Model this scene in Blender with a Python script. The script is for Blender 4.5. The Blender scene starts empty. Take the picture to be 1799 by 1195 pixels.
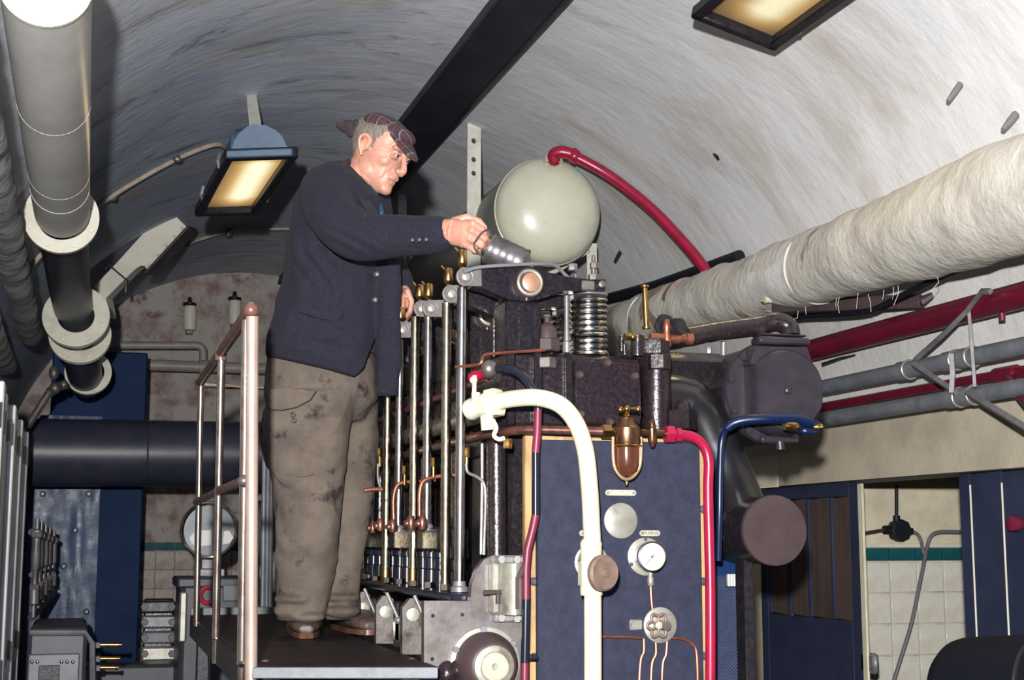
import bpy, bmesh, math, random
from mathutils import Vector, Matrix, noise
import numpy as np
random.seed(7)
C = bpy.context.scene.collection
SC = bpy.context.scene

# ------------------------------------------------------------------ camera, world, light, exposure
EYE = Vector((0, 0, 1.75)); FPX = 2500.0; CX, CY = 899.5, 597.5
PITCH = math.atan(352.5 / FPX); YAW = math.atan(760 * math.cos(PITCH) / FPX)
HEAD = Vector((math.sin(YAW), math.cos(YAW), 0)); RIGHT = Vector((math.cos(YAW), -math.sin(YAW), 0)); UPZ = Vector((0, 0, 1))
FWD = HEAD * math.cos(PITCH) + UPZ * math.sin(PITCH); CUP = -HEAD * math.sin(PITCH) + UPZ * math.cos(PITCH)
cam_data = bpy.data.cameras.new('camera'); cam = bpy.data.objects.new('camera', cam_data); C.objects.link(cam)
cam_data.sensor_width = 36; cam_data.lens = 36 * FPX / 1799; cam_data.clip_start = .05; cam_data.clip_end = 60
cam.location = EYE
cam.rotation_euler = Matrix((RIGHT, CUP, -FWD)).transposed().to_euler()
SC.camera = cam

world = bpy.data.worlds.new('world'); SC.world = world; world.use_nodes = True
world.node_tree.nodes['Background'].inputs[0].default_value = (.12, .22, .60, 1)
world.node_tree.nodes['Background'].inputs[1].default_value = 2.0

def spot(name, loc, target, power, color, size, cone, blend):
    d = bpy.data.lights.new(name, 'SPOT'); d.energy = power; d.color = color; d.shadow_soft_size = size
    d.spot_size = math.radians(cone); d.spot_blend = blend
    o = bpy.data.objects.new(name, d); C.objects.link(o); o.location = loc
    o.rotation_euler = (Vector(target) - Vector(loc)).to_track_quat('-Z', 'Y').to_euler()
    return o
# the flash gun on its stand an arm's length behind the camera, left of and above the lens
spot('flash_gun', (-.22, -.35, 2.0), EYE + FWD * 5 + RIGHT * .3, 2080, (1, .98, .965), .04, 80, .8)

vs = SC.view_settings
vs.view_transform = 'Standard'; vs.look = 'None'; vs.gamma = 1; vs.use_curve_mapping = False; vs.exposure = .0
SC.render.film_transparent = False
SC.cycles.max_bounces = 6

# ------------------------------------------------------------------ surveying: from the photograph's pixels to places in the tunnel
def ray(x, y): return FWD + RIGHT * ((x - CX) / FPX) - CUP * ((y - CY) / FPX)
def D(x, y, d): return EYE + ray(x, y) * d                                   # at optical depth d
def Y(x, y, v): q = ray(x, y); return EYE + q * (v / q.y)                    # on the plane y = v
def X(x, y, u): q = ray(x, y); return EYE + q * (u / q.x)                    # on the plane x = u
def Z(x, y, w): q = ray(x, y); return EYE + q * ((w - EYE.z) / q.z)          # on the plane z = w
VU, VZ, VR = 1.3, 2.05, 1.95                                                  # vault: axis and radius
def V(x, y, off=0.0):                                                         # on the vault, off metres inside it
    q = ray(x, y); R = VR - off
    a = q.x**2 + q.z**2; b = 2 * (q.x * -VU + q.z * (EYE.z - VZ)); c = VU**2 + (EYE.z - VZ)**2 - R * R
    return EYE + q * ((-b + math.sqrt(b * b - 4 * a * c)) / 2 / a)
def va(ang, v, off=0.0):                                                      # vault point by angle (0 = right springing)
    R = VR - off; return Vector((VU + R * math.cos(ang), v, VZ + R * math.sin(ang)))
def dep(p): return (Vector(p) - EYE).dot(FWD)
def m(px, p): return px * dep(p) / FPX                                        # pixels to metres at a point

# ------------------------------------------------------------------ materials
def M(name, col, rough=.5, metal=0.0, c2=None, scale=6.0, lo=.42, hi=.62, bump=0.0, bscale=60.0, c3=None, s3=2.5, t3=.6, stretch=None, spec=.5, rvar=0.0, coat=0.0, detail=6.0):
    mt = bpy.data.materials.new(name); mt.use_nodes = True; nt = mt.node_tree; N = nt.nodes; L = nt.links
    b = N['Principled BSDF']
    b.inputs['Base Color'].default_value = (*col, 1); b.inputs['Roughness'].default_value = rough; b.inputs['Metallic'].default_value = metal
    b.inputs['Specular IOR Level'].default_value = spec
    if coat: b.inputs['Coat Weight'].default_value = coat; b.inputs['Coat Roughness'].default_value = .15
    tc = N.new('ShaderNodeTexCoord'); src = tc.outputs['Object']
    if stretch:
        mp = N.new('ShaderNodeMapping'); L.new(src, mp.inputs[0]); mp.inputs['Scale'].default_value = stretch; src = mp.outputs[0]
    def nz(s, d=detail):
        n = N.new('ShaderNodeTexNoise'); n.inputs['Scale'].default_value = s; n.inputs['Detail'].default_value = d; n.inputs['Roughness'].default_value = .65
        L.new(src, n.inputs['Vector']); return n.outputs[0]
    def ramp(fac, a, bb):
        r = N.new('ShaderNodeMapRange'); r.inputs[1].default_value = a; r.inputs[2].default_value = bb; L.new(fac, r.inputs[0]); return r.outputs[0]
    cur = None
    if c2:
        mx = N.new('ShaderNodeMix'); mx.data_type = 'RGBA'; L.new(ramp(nz(scale), lo, hi), mx.inputs[0])
        mx.inputs[6].default_value = (*col, 1); mx.inputs[7].default_value = (*c2, 1); cur = mx.outputs[2]
    if c3:
        mx = N.new('ShaderNodeMix'); mx.data_type = 'RGBA'; L.new(ramp(nz(s3), t3, t3 + .09), mx.inputs[0])
        if cur: L.new(cur, mx.inputs[6])
        else: mx.inputs[6].default_value = (*col, 1)
        mx.inputs[7].default_value = (*c3, 1); cur = mx.outputs[2]
    if cur: L.new(cur, b.inputs['Base Color'])
    if rvar:
        r = N.new('ShaderNodeMapRange'); r.inputs[1].default_value = .3; r.inputs[2].default_value = .7
        r.inputs[3].default_value = max(.05, rough - rvar); r.inputs[4].default_value = min(1, rough + rvar)
        L.new(nz(scale * 1.7), r.inputs[0]); L.new(r.outputs[0], b.inputs['Roughness'])
    if bump:
        bp = N.new('ShaderNodeBump'); bp.inputs['Strength'].default_value = bump; bp.inputs['Distance'].default_value = .01
        L.new(nz(bscale, 4), bp.inputs['Height']); L.new(bp.outputs[0], b.inputs['Normal'])
    return mt

def vault_mat():
    # whitewashed plaster: brushed streaks run round the arch (uv: x along the tunnel, y round the arch), soot and rusty damp patches
    mt = bpy.data.materials.new('vault_plaster'); mt.use_nodes = True; nt = mt.node_tree; N = nt.nodes; L = nt.links; b = N['Principled BSDF']
    b.inputs['Roughness'].default_value = .72; b.inputs['Specular IOR Level'].default_value = .3
    uv = N.new('ShaderNodeTexCoord').outputs['UV']
    def nz(sc, stretch, detail=7, rough=.65, dist=0):
        mp = N.new('ShaderNodeMapping'); L.new(uv, mp.inputs[0]); mp.inputs['Scale'].default_value = stretch
        n = N.new('ShaderNodeTexNoise'); n.inputs['Scale'].default_value = sc; n.inputs['Detail'].default_value = detail; n.inputs['Roughness'].default_value = rough; n.inputs['Distortion'].default_value = dist
        L.new(mp.outputs[0], n.inputs['Vector']); return n.outputs[0]
    def mr(f, a, c, d=0, e=1):
        r = N.new('ShaderNodeMapRange'); r.inputs[1].default_value = a; r.inputs[2].default_value = c; r.inputs[3].default_value = d; r.inputs[4].default_value = e; L.new(f, r.inputs[0]); return r.outputs[0]
    def mix(f, a, c, mode='MIX'):
        x = N.new('ShaderNodeMix'); x.data_type = 'RGBA'; x.blend_type = mode
        L.new(f, x.inputs[0])
        for i, k in ((6, a), (7, c)):
            if isinstance(k, tuple): x.inputs[i].default_value = (*k, 1)
            else: L.new(k, x.inputs[i])
        return x.outputs[2]
    def mul(a, c):
        x = N.new('ShaderNodeMath'); x.operation = 'MULTIPLY'; x.use_clamp = True
        L.new(a, x.inputs[0])
        if isinstance(c, float): x.inputs[1].default_value = c
        else: L.new(c, x.inputs[1])
        return x.outputs[0]
    sep = N.new('ShaderNodeSeparateXYZ'); L.new(uv, sep.inputs[0])
    base = mix(mr(nz(1.6, (1, .5, 1)), .35, .65), (.80, .79, .78), (.70, .70, .70))
    streak = mul(mr(nz(1.0, (2.2, .7, 1), 8, .7, .8), .46, .74), .55)
    base = mix(streak, base, (.54, .55, .56))
    # soot plus painted bluish shade, stronger on the left and towards the far end
    soot_shade_zone = mr(sep.outputs[1], 1.9, 4.0, .14, 1)
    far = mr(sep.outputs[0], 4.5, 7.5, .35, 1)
    soot = mul(mul(mr(nz(.9, (1.6, 1, 1), 8, .7, .6), .36, .66), soot_shade_zone), far)
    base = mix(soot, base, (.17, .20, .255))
    base = mix(mul(mul(soot_shade_zone, far), .80), base, (.35, .42, .55))  # blue of the shade tinted into the plaster colour
    crack = mul(mr(nz(1.3, (2.6, .9, 1), 9, .75, 1.0), .555, .63), mul(soot_shade_zone, .62))
    base = mix(crack, base, (.075, .06, .06))
    rust = mul(mr(nz(.8, (2.4, 1.2, 1), 6, .6, .5), .54, .70), .6)
    base = mix(rust, base, (.42, .36, .26))
    flake = mr(nz(2.2, (1.5, 1, 1), 8, .75, .4), .665, .70)
    base = mix(flake, base, (.78, .79, .78))
    pit = mr(nz(22, (1, 1, 1), 2), .80, .82)
    base = mix(pit, base, (.04, .04, .05))
    L.new(base, b.inputs['Base Color'])
    bp = N.new('ShaderNodeBump'); bp.inputs['Strength'].default_value = .22; bp.inputs['Distance'].default_value = .03
    L.new(nz(9, (1.4, .6, 1), 6), bp.inputs['Height']); L.new(bp.outputs[0], b.inputs['Normal'])
    return mt

m_vault = vault_mat()
m_white_wall = M('white_wall', (.62, .61, .58), .7, c2=(.53, .53, .51), scale=3, bump=.5, bscale=14, c3=(.40, .38, .33), s3=4, t3=.66)
m_beige_wall = M('beige_wall', (.46, .41, .31), .6, c2=(.38, .33, .25), scale=4, bump=.15, bscale=30, c3=(.17, .13, .09), s3=9, t3=.66)
m_cream_wall = M('cream_wall', (.62, .57, .42), .6, c2=(.5, .45, .33), scale=5)
m_dirty_wall = M('damp_wall', (.36, .33, .30), .8, c2=(.21, .13, .12), scale=5, lo=.48, hi=.66, c3=(.10, .05, .05), s3=4, t3=.60, bump=.4, bscale=20)
m_tile = M('white_tile', (.66, .64, .57), .25, c2=(.58, .55, .47), scale=9, c3=(.33, .25, .20), s3=6, t3=.68)
m_tile_old = M('stained_tile', (.40, .35, .30), .45, c2=(.24, .17, .145), scale=6, lo=.43, hi=.63, spec=.3)
m_teal = M('teal_tile', (.008, .085, .100), .55, c2=(.008, .06, .075), scale=8, spec=.2)
m_grout = M('grout', (.30, .25, .20), .9)
m_floor = M('floor_paint', (.09, .085, .08), .5, c2=(.05, .05, .05), scale=3)
m_navy = M('navy_paint', (.004, .019, .070), .6, c2=(.007, .025, .080), scale=4, bump=.06, bscale=40, spec=.12)
m_navy_door = M('navy_door_paint', (.019, .025, .053), .6, c2=(.026, .033, .064), scale=3, bump=.05, bscale=30, spec=.2)
m_navy_gloss = M('blue_sheet', (.016, .042, .105), .36, c2=(.03, .06, .135), scale=5, bump=.35, bscale=5, rvar=.1, spec=.25)
m_black = M('black_iron', (.010, .010, .015), .36, c2=(.020, .016, .017), scale=40, bump=.1, bscale=60, rvar=.12, spec=.3)
m_oily = M('oily_black_iron', (.009, .0075, .0095), .22, .0, c2=(.022, .015, .015), scale=60, lo=.48, hi=.72, bump=.16, bscale=70, rvar=.10, c3=(.040, .027, .024), s3=11, t3=.64)
m_oily_brown = M('oily_brown_iron', (.020, .012, .013), .24, .0, c2=(.009, .007, .009), scale=70, bump=.15, bscale=80, rvar=.12, c3=(.045, .029, .025), s3=13, t3=.62)
m_steel = M('worn_steel', (.17, .155, .145), .42, .6, c2=(.11, .093, .085), scale=9, c3=(.08, .052, .042), s3=7, t3=.60, bump=.05, rvar=.1)
m_bright = M('bright_steel', (.62, .60, .56), .20, 1.0, c2=(.42, .38, .33), scale=20)
m_rod = M('brassy_rod_steel', (.72, .64, .44), .20, 1.0, c2=(.5, .42, .27), scale=30)
m_rail = M('worn_chrome_rail', (.60, .53, .47), .23, .95, c2=(.40, .30, .25), scale=14, bump=.03)
m_rail_cu = M('bare_copper_rail', (.56, .42, .34), .38, .6, c2=(.46, .33, .27), scale=10)
m_rail_red = M('red_brown_rail', (.17, .075, .06), .35, .3, c2=(.26, .15, .12), scale=12)
m_brass = M('brass', (.52, .32, .10), .27, 1.0, c2=(.34, .19, .07), scale=22)
m_brass_dk = M('tarnished_brass', (.19, .10, .05), .30, .85, c2=(.09, .045, .028), scale=18)
m_copper = M('copper', (.36, .13, .075), .42, .8, c2=(.22, .08, .055), scale=25)
m_copper_dk = M('dull_copper', (.22, .09, .065), .35, .7, c2=(.10, .05, .04), scale=18)
m_red = M('crimson_paint', (.30, .006, .038), .30, c2=(.22, .006, .03), scale=14)
m_red_wall = M('dark_red_paint', (.125, .006, .022), .38, c2=(.09, .006, .018), scale=8)
m_maroon = M('maroon_rubber', (.15, .012, .035), .45, c2=(.11, .012, .03), scale=12)
m_blue_hose = M('blue_hose', (.002, .008, .036), .32)
m_gloss_black = M('gloss_black', (.008, .010, .018), .22)
m_cream = M('cream_paint', (.60, .565, .42), .36, c2=(.52, .475, .335), scale=8, c3=(.36, .28, .15), s3=9, t3=.68)
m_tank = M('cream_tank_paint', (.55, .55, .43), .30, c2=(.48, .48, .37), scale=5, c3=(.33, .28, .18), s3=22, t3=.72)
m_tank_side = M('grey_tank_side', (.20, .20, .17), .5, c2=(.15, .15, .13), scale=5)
m_greycream = M('cream_sheet', (.66, .63, .53), .5, c2=(.58, .56, .47), scale=6)
m_flange = M('cream_flange', (.58, .56, .46), .5, c2=(.48, .46, .37), scale=9)
m_pipe_grey = M('grey_pipe_paint', (.52, .51, .48), .35, c2=(.42, .41, .39), scale=3, bump=.06, bscale=14, c3=(.64, .62, .57), s3=14, t3=.71)
m_bigpipe = M('dark_plum_pipe', (.024, .027, .046), .38, c2=(.040, .042, .064), scale=5, lo=.4, hi=.7, bump=.12, bscale=10, spec=.4)
m_duct = M('black_duct', (.015, .016, .025), .55, c2=(.022, .023, .033), scale=6, spec=.25)
m_lag = M('lagging_plaster', (.54, .515, .455), .85, c2=(.37, .34, .295), scale=5, lo=.46, hi=.72, bump=.9, bscale=16, c3=(.17, .145, .12), s3=3.2, t3=.63, stretch=(1, 1.4, 1))
m_lag_white = M('white_lagging_patch', (.66, .65, .62), .8, c2=(.52, .50, .47), scale=5, bump=.6, bscale=18)
m_lag_brown = M('brown_lagging_band', (.21, .12, .10), .8, c2=(.30, .22, .18), scale=9, bump=.5, bscale=25)
m_lag_dark = M('grey_lagging', (.26, .26, .265), .8, c2=(.42, .42, .41), scale=5, lo=.5, hi=.66, bump=.9, bscale=14, c3=(.07, .07, .085), s3=7, t3=.6)
m_grey_pipe = M('blue_grey_pipe', (.105, .115, .135), .42, c2=(.15, .16, .17), scale=14)
m_strap = M('cream_strap', (.60, .59, .50), .6, c2=(.48, .47, .40), scale=12)
m_grey_iron = M('plum_grey_iron', (.023, .019, .026), .40, c2=(.016, .013, .018), scale=9, bump=.08, bscale=60, rvar=.08)
m_disc_brown = M('brown_plate', (.050, .032, .033), .48, .0, c2=(.036, .023, .025), scale=7, c3=(.022, .015, .016), s3=6, t3=.6, spec=.35)
m_panel = M('slate_panel', (.023, .026, .048), .6, c2=(.017, .019, .035), scale=26, c3=(.038, .035, .046), s3=5, t3=.62, bump=.08, bscale=90, spec=.18)
m_wood_edge = M('varnished_board', (.40, .26, .11), .5, c2=(.25, .15, .07), scale=18, c3=(.50, .42, .27), s3=8, t3=.6, stretch=(1, 1, .25))
m_silver = M('dull_silver', (.36, .36, .30), .40, .5, c2=(.27, .255, .215), scale=14, c3=(.21, .17, .135), s3=12, t3=.6)
m_plate_engraved = M('zinc_nameplate', (.46, .45, .36), .45, .3, c2=(.36, .34, .27), scale=30)
m_ink = M('engraved_ink', (.16, .11, .10), .6)
m_dial = M('dial_face', (.70, .68, .52), .35, c2=(.62, .60, .46), scale=12)
m_knob = M('brown_wheel', (.17, .11, .085), .5, c2=(.11, .075, .06), scale=18, bump=.05)
m_lamp_blue = M('blue_lamp_shell', (.075, .125, .19), .5, c2=(.06, .10, .155), scale=10)
m_rubber = M('black_rubber', (.008, .009, .014), .55, spec=.25)
m_cable = M('grey_cable', (.13, .125, .14), .5)
m_beige_cable = M('beige_conduit', (.36, .31, .24), .5, c2=(.24, .18, .14), scale=9)
m_beige_pipe = M('beige_pipe', (.30, .28, .245), .45, c2=(.24, .22, .20), scale=5)
m_door_wood = M('brown_door_board', (.075, .052, .045), .55, c2=(.05, .035, .032), scale=3, stretch=(3, 3, .5), bump=.04, bscale=30, spec=.25)
m_alu = M('silver_grey_metal', (.60, .62, .62), .45, .1, c2=(.48, .50, .50), scale=5)
m_grille = M('blue_grille', (.05, .06, .10), .45, c2=(.035, .045, .08), scale=30)
m_plat = M('dark_deck_paint', (.017, .010, .014), .6, c2=(.028, .019, .021), scale=7, bump=.1, bscale=60, spec=.12)
m_plat_edge = M('grey_deck_edge', (.125, .14, .15), .55, c2=(.09, .10, .115), scale=18, bump=.1)
m_junk = M('dark_grey_box', (.040, .045, .058), .45, c2=(.06, .06, .075), scale=8)
m_redmark = M('red_badge', (.42, .02, .05), .4)
m_glass_dial = M('blue_grey_dial', (.07, .09, .115), .3, c2=(.13, .155, .17), scale=7)
m_white = M('white_enamel', (.66, .65, .60), .4)
m_zinc = M('zinc_block', (.22, .21, .22), .45, .4, c2=(.13, .125, .135), scale=10)
m_greasy = M('greasy_plate', (.12, .108, .10), .38, .3, c2=(.10, .085, .08), scale=14, c3=(.05, .03, .022), s3=10, t3=.56, bump=.1, rvar=.12)
m_centre = M('dull_cream_disc', (.36, .34, .26), .5, c2=(.30, .28, .21), scale=14)
def lens_mat(name, strength, seed):
    mt = bpy.data.materials.new(name); mt.use_nodes = True; nt = mt.node_tree; N = nt.nodes; L = nt.links; b = N['Principled BSDF']
    uv = N.new('ShaderNodeTexCoord').outputs['UV']
    b.inputs['Base Color'].default_value = (.10, .075, .045, 1); b.inputs['Roughness'].default_value = .25
    sep = N.new('ShaderNodeSeparateXYZ'); L.new(uv, sep.inputs[0])
    def math_(op, a, c):
        x = N.new('ShaderNodeMath'); x.operation = op
        for i, k in enumerate((a, c)):
            if isinstance(k, (int, float)): x.inputs[i].default_value = k
            elif k is not None: L.new(k, x.inputs[i])
        return x.outputs[0]
    # the tube behind the ribbed glass: bright along its length, fading towards the edges of the reflector
    du = math_('DIVIDE', math_('SUBTRACT', sep.outputs[0], .60), .30)
    e = math_('POWER', 2.718, math_('MULTIPLY', math_('MULTIPLY', du, du), -1))
    dv = math_('ABSOLUTE', math_('SUBTRACT', sep.outputs[1], .5), None)
    r = N.new('ShaderNodeMapRange'); r.inputs[1].default_value = .30; r.inputs[2].default_value = .5; r.inputs[3].default_value = 1; r.inputs[4].default_value = .12; L.new(dv, r.inputs[0])
    rib = math_('ADD', math_('MULTIPLY', math_('SINE', math_('MULTIPLY', sep.outputs[0], 170), None), .12), 1)
    s = math_('MULTIPLY', math_('MULTIPLY', math_('ADD', math_('MULTIPLY', e, .9), .12), r.outputs[0]), rib)
    cr = N.new('ShaderNodeValToRGB'); L.new(s, cr.inputs[0])
    cr.color_ramp.elements[0].position = 0; cr.color_ramp.elements[0].color = (.07, .035, .015, 1)
    cr.color_ramp.elements[1].position = 1; cr.color_ramp.elements[1].color = (1, .92, .62, 1)
    k = cr.color_ramp.elements.new(.45); k.color = (.48, .30, .10, 1)
    L.new(cr.outputs[0], b.inputs['Emission Color']); b.inputs['Emission Strength'].default_value = strength
    bp = N.new('ShaderNodeBump'); bp.inputs['Strength'].default_value = .3; bp.inputs['Distance'].default_value = .002
    L.new(rib, bp.inputs['Height']); L.new(bp.outputs[0], b.inputs['Normal'])
    return mt

# ------------------------------------------------------------------ mesh building
def frame(ax):
    ax = Vector(ax).normalized(); t = Vector((0, 0, 1)) if abs(ax.z) < .9 else Vector((1, 0, 0))
    a = t.cross(ax).normalized(); return a, ax.cross(a).normalized(), ax
def spline(pts, k=6):
    P = [Vector(p) for p in pts]
    if len(P) < 3: return P
    out = []
    for i in range(len(P) - 1):
        p0 = P[i - 1] if i else P[0] * 2 - P[1]; p1, p2 = P[i], P[i + 1]; p3 = P[i + 2] if i + 2 < len(P) else P[-1] * 2 - P[-2]
        for j in range(k):
            t = j / k
            out.append(.5 * ((2 * p1) + (p2 - p0) * t + (2 * p0 - 5 * p1 + 4 * p2 - p3) * t * t + (3 * p1 - p0 - 3 * p2 + p3) * t**3))
    return out + [P[-1]]
def fillet(pts, r, k=5):
    P = [Vector(p) for p in pts]; out = [P[0]]
    for i in range(1, len(P) - 1):
        a, b, c = P[i - 1], P[i], P[i + 1]; d1, d2 = (a - b), (c - b); q = min(r, d1.length * .48, d2.length * .48)
        s, e = b + d1.normalized() * q, b + d2.normalized() * q
        for j in range(k + 1):
            t = j / k; out.append(s * (1 - t)**2 + b * 2 * t * (1 - t) + e * t * t)
    return out + [P[-1]]
class MB:
    def __init__(s): s.v, s.f, s.uv = [], [], None
    def add(s, vs, fs):
        n = len(s.v); s.v += [Vector(q) for q in vs]; s.f += [tuple(i + n for i in f) for f in fs]; return s
    def box(s, c, size, bev=None, axes=None):
        hx, hy, hz = (k / 2 for k in size); b = min(hx, hy, hz) * .18 if bev is None else bev; b = min(b, min(hx, hy, hz) * .9)
        A = axes or (Vector((1, 0, 0)), Vector((0, 1, 0)), Vector((0, 0, 1))); c = Vector(c); vs = []; idx = {}
        for sx in (-1, 1):
            for sy in (-1, 1):
                for sz in (-1, 1):
                    for k, q in enumerate(((sx * hx, sy * (hy - b), sz * (hz - b)), (sx * (hx - b), sy * hy, sz * (hz - b)), (sx * (hx - b), sy * (hy - b), sz * hz))):
                        idx[(sx, sy, sz, k)] = len(vs); vs.append(c + A[0] * q[0] + A[1] * q[1] + A[2] * q[2])
        fs = []; I = lambda *a: idx[a]
        for g in (-1, 1):
            fs.append((I(g, -1, -1, 0), I(g, 1, -1, 0), I(g, 1, 1, 0), I(g, -1, 1, 0)))
            fs.append((I(-1, g, -1, 1), I(1, g, -1, 1), I(1, g, 1, 1), I(-1, g, 1, 1)))
            fs.append((I(-1, -1, g, 2), I(1, -1, g, 2), I(1, 1, g, 2), I(-1, 1, g, 2)))
            for h in (-1, 1):
                fs.append((I(g, h, -1, 0), I(g, h, 1, 0), I(g, h, 1, 1), I(g, h, -1, 1)))
                fs.append((I(g, -1, h, 0), I(g, 1, h, 0), I(g, 1, h, 2), I(g, -1, h, 2)))
                fs.append((I(-1, g, h, 1), I(1, g, h, 1), I(1, g, h, 2), I(-1, g, h, 2)))
                for w in (-1, 1): fs.append((I(g, h, w, 0), I(g, h, w, 1), I(g, h, w, 2)))
        return s.add(vs, fs)
    def bb(s, a, b, bev=None):
        a, b = Vector(a), Vector(b); return s.box((a + b) / 2, [max(abs(q), .001) for q in (b - a)], bev)
    def tube(s, pts, r, n=12, cap=True, closed=False):
        P = [Vector(p) for p in pts]; R = list(r) if isinstance(r, (list, tuple)) else [r]; R += [R[-1]] * (len(P) - len(R)); vs, fs = [], []
        ref = None; N = len(P)
        for i, p in enumerate(P):
            t = ((P[(i + 1) % N] - P[i - 1]) if closed or 0 < i < N - 1 else (P[1] - P[0] if i == 0 else P[-1] - P[-2])).normalized()
            if ref is None: a, b, _ = frame(t)
            else:
                a = (ref - t * ref.dot(t))
                a = a.normalized() if a.length > 1e-6 else frame(t)[0]
                b = t.cross(a)
            ref = a
            for j in range(n):
                q = 2 * math.pi * j / n; vs.append(p + (a * math.cos(q) + b * math.sin(q)) * R[i])
        for i in range(N if closed else N - 1):
            k = (i + 1) % N
            for j in range(n): fs.append((i * n + j, i * n + (j + 1) % n, k * n + (j + 1) % n, k * n + j))
        if cap and not closed: fs += [tuple(range(n))[::-1], tuple((N - 1) * n + j for j in range(n))]
        return s.add(vs, fs)
    def cyl(s, a, b, r, r2=None, n=16): return s.tube([a, b], [r, r if r2 is None else r2], n)
    def lathe(s, o, ax, prof, n=24, squash=1.0):
        a, b, t = frame(ax); o = Vector(o); vs, fs = [], []
        for (h, r) in prof:
            for j in range(n):
                q = 2 * math.pi * j / n; vs.append(o + t * h + (a * math.cos(q) + b * math.sin(q) * squash) * max(r, 1e-4))
        for i in range(len(prof) - 1):
            for j in range(n): fs.append((i * n + j, i * n + (j + 1) % n, (i + 1) * n + (j + 1) % n, (i + 1) * n + j))
        fs += [tuple(range(n))[::-1], tuple((len(prof) - 1) * n + j for j in range(n))]
        return s.add(vs, fs)
    def ell(s, c, r, n=16, axes=None):
        A = axes or (Vector((1, 0, 0)), Vector((0, 1, 0)), Vector((0, 0, 1))); c = Vector(c); vs, fs = [], []; k = max(6, n // 2)
        for i in range(1, k):
            ph = math.pi * i / k
            for j in range(n):
                q = 2 * math.pi * j / n
                vs.append(c + A[0] * r[0] * math.sin(ph) * math.cos(q) + A[1] * r[1] * math.sin(ph) * math.sin(q) + A[2] * r[2] * math.cos(ph))
        for i in range(k - 2):
            for j in range(n): fs.append((i * n + j, i * n + (j + 1) % n, (i + 1) * n + (j + 1) % n, (i + 1) * n + j))
        t, bt = len(vs), len(vs) + 1; vs += [c + A[2] * r[2], c - A[2] * r[2]]
        for j in range(n): fs += [(j, (j + 1) % n, t), ((k - 2) * n + (j + 1) % n, (k - 2) * n + j, bt)]
        return s.add(vs, fs)
    def prism(s, poly, vec):
        P = [Vector(p) for p in poly]; n = len(P); vec = Vector(vec)
        return s.add(P + [p + vec for p in P], [tuple(range(n)), tuple(range(2 * n - 1, n - 1, -1))] + [(i, (i + 1) % n, n + (i + 1) % n, n + i) for i in range(n)])
    def torus(s, c, ax, R, r, n=28, k=8):
        a, b, _ = frame(ax); c = Vector(c)
        return s.tube([c + (a * math.cos(q) + b * math.sin(q)) * R for q in (2 * math.pi * i / n for i in range(n))], r, k, closed=True)
    def hexa(s, c, ax, r, h, n=6):
        c = Vector(c); t = Vector(ax).normalized(); return s.tube([c - t * h / 2, c - t * h * .42, c + t * h * .42, c + t * h / 2], [r * .9, r, r, r * .9], n)
    def loft(s, rings, cap=True):
        n = len(rings[0]); vs = [p for r in rings for p in r]; fs = []
        for i in range(len(rings) - 1):
            for j in range(n): fs.append((i * n + j, i * n + (j + 1) % n, (i + 1) * n + (j + 1) % n, (i + 1) * n + j))
        if cap: fs += [tuple(range(n))[::-1], tuple((len(rings) - 1) * n + j for j in range(n))]
        return s.add(vs, fs)
    def mesh(s, name, off=Vector((0, 0, 0)), sharp=38):
        me = bpy.data.meshes.new(name); me.from_pydata([tuple(p - off) for p in s.v], [], s.f)
        bm = bmesh.new(); bm.from_mesh(me); bmesh.ops.recalc_face_normals(bm, faces=bm.faces); bm.to_mesh(me); bm.free()
        me.polygons.foreach_set('use_smooth', [True] * len(me.polygons)); me.set_sharp_from_angle(angle=math.radians(sharp))
        return me
def wloc(o):
    p = Vector(o.location)
    while o.parent: o = o.parent; p += Vector(o.location)
    return p
def part(name, mb, mat, parent, label=None):                                  # a child mesh of a thing or of a part
    off = wloc(parent); me = mb.mesh(name, off); me.materials.append(mat)
    o = bpy.data.objects.new(name, me); C.objects.link(o); o.parent = parent
    if label: o['label'] = label
    return o
def thing(name, label, cat, loc, group=None):                                 # an Empty at the base of a thing with parts
    o = bpy.data.objects.new(name, None); C.objects.link(o); o.location = loc; o.empty_display_size = .05
    o['label'] = label; o['category'] = cat
    if group: o['group'] = group
    return o
def solo(name, mb, mat, label=None, cat=None, group=None, kind=None):         # a thing that is one mesh
    lo = [min(p[i] for p in mb.v) for i in range(3)]; hi = [max(p[i] for p in mb.v) for i in range(3)]
    off = Vector(((lo[0] + hi[0]) / 2, (lo[1] + hi[1]) / 2, lo[2])); me = mb.mesh(name, off); me.materials.append(mat)
    o = bpy.data.objects.new(name, me); C.objects.link(o); o.location = off
    if label: o['label'] = label
    if cat: o['category'] = cat
    if group: o['group'] = group
    if kind: o['kind'] = kind
    return o
def struct(name, mb, mat): return solo(name, mb, mat, kind='structure')
def piece(src, parent, loc):                                                  # a light copy that shares the mesh, for bolts and tiles
    c = src.copy(); C.objects.link(c); c.parent = parent; c.location = Vector(loc) - wloc(parent); return c
def bolt_src(r, h, mat, ax=(0, -1, 0)):
    mb = MB().hexa(Vector(ax).normalized() * h / 2, ax, r, h); me = mb.mesh('bolt'); me.materials.append(mat); return me
def bolts(me, parent, pts, name='bolt'):
    for p in pts:
        o = bpy.data.objects.new(name, me); C.objects.link(o); o.parent = parent; o.location = Vector(p) - wloc(parent)
NB = Vector((0, -1, 0))
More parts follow.
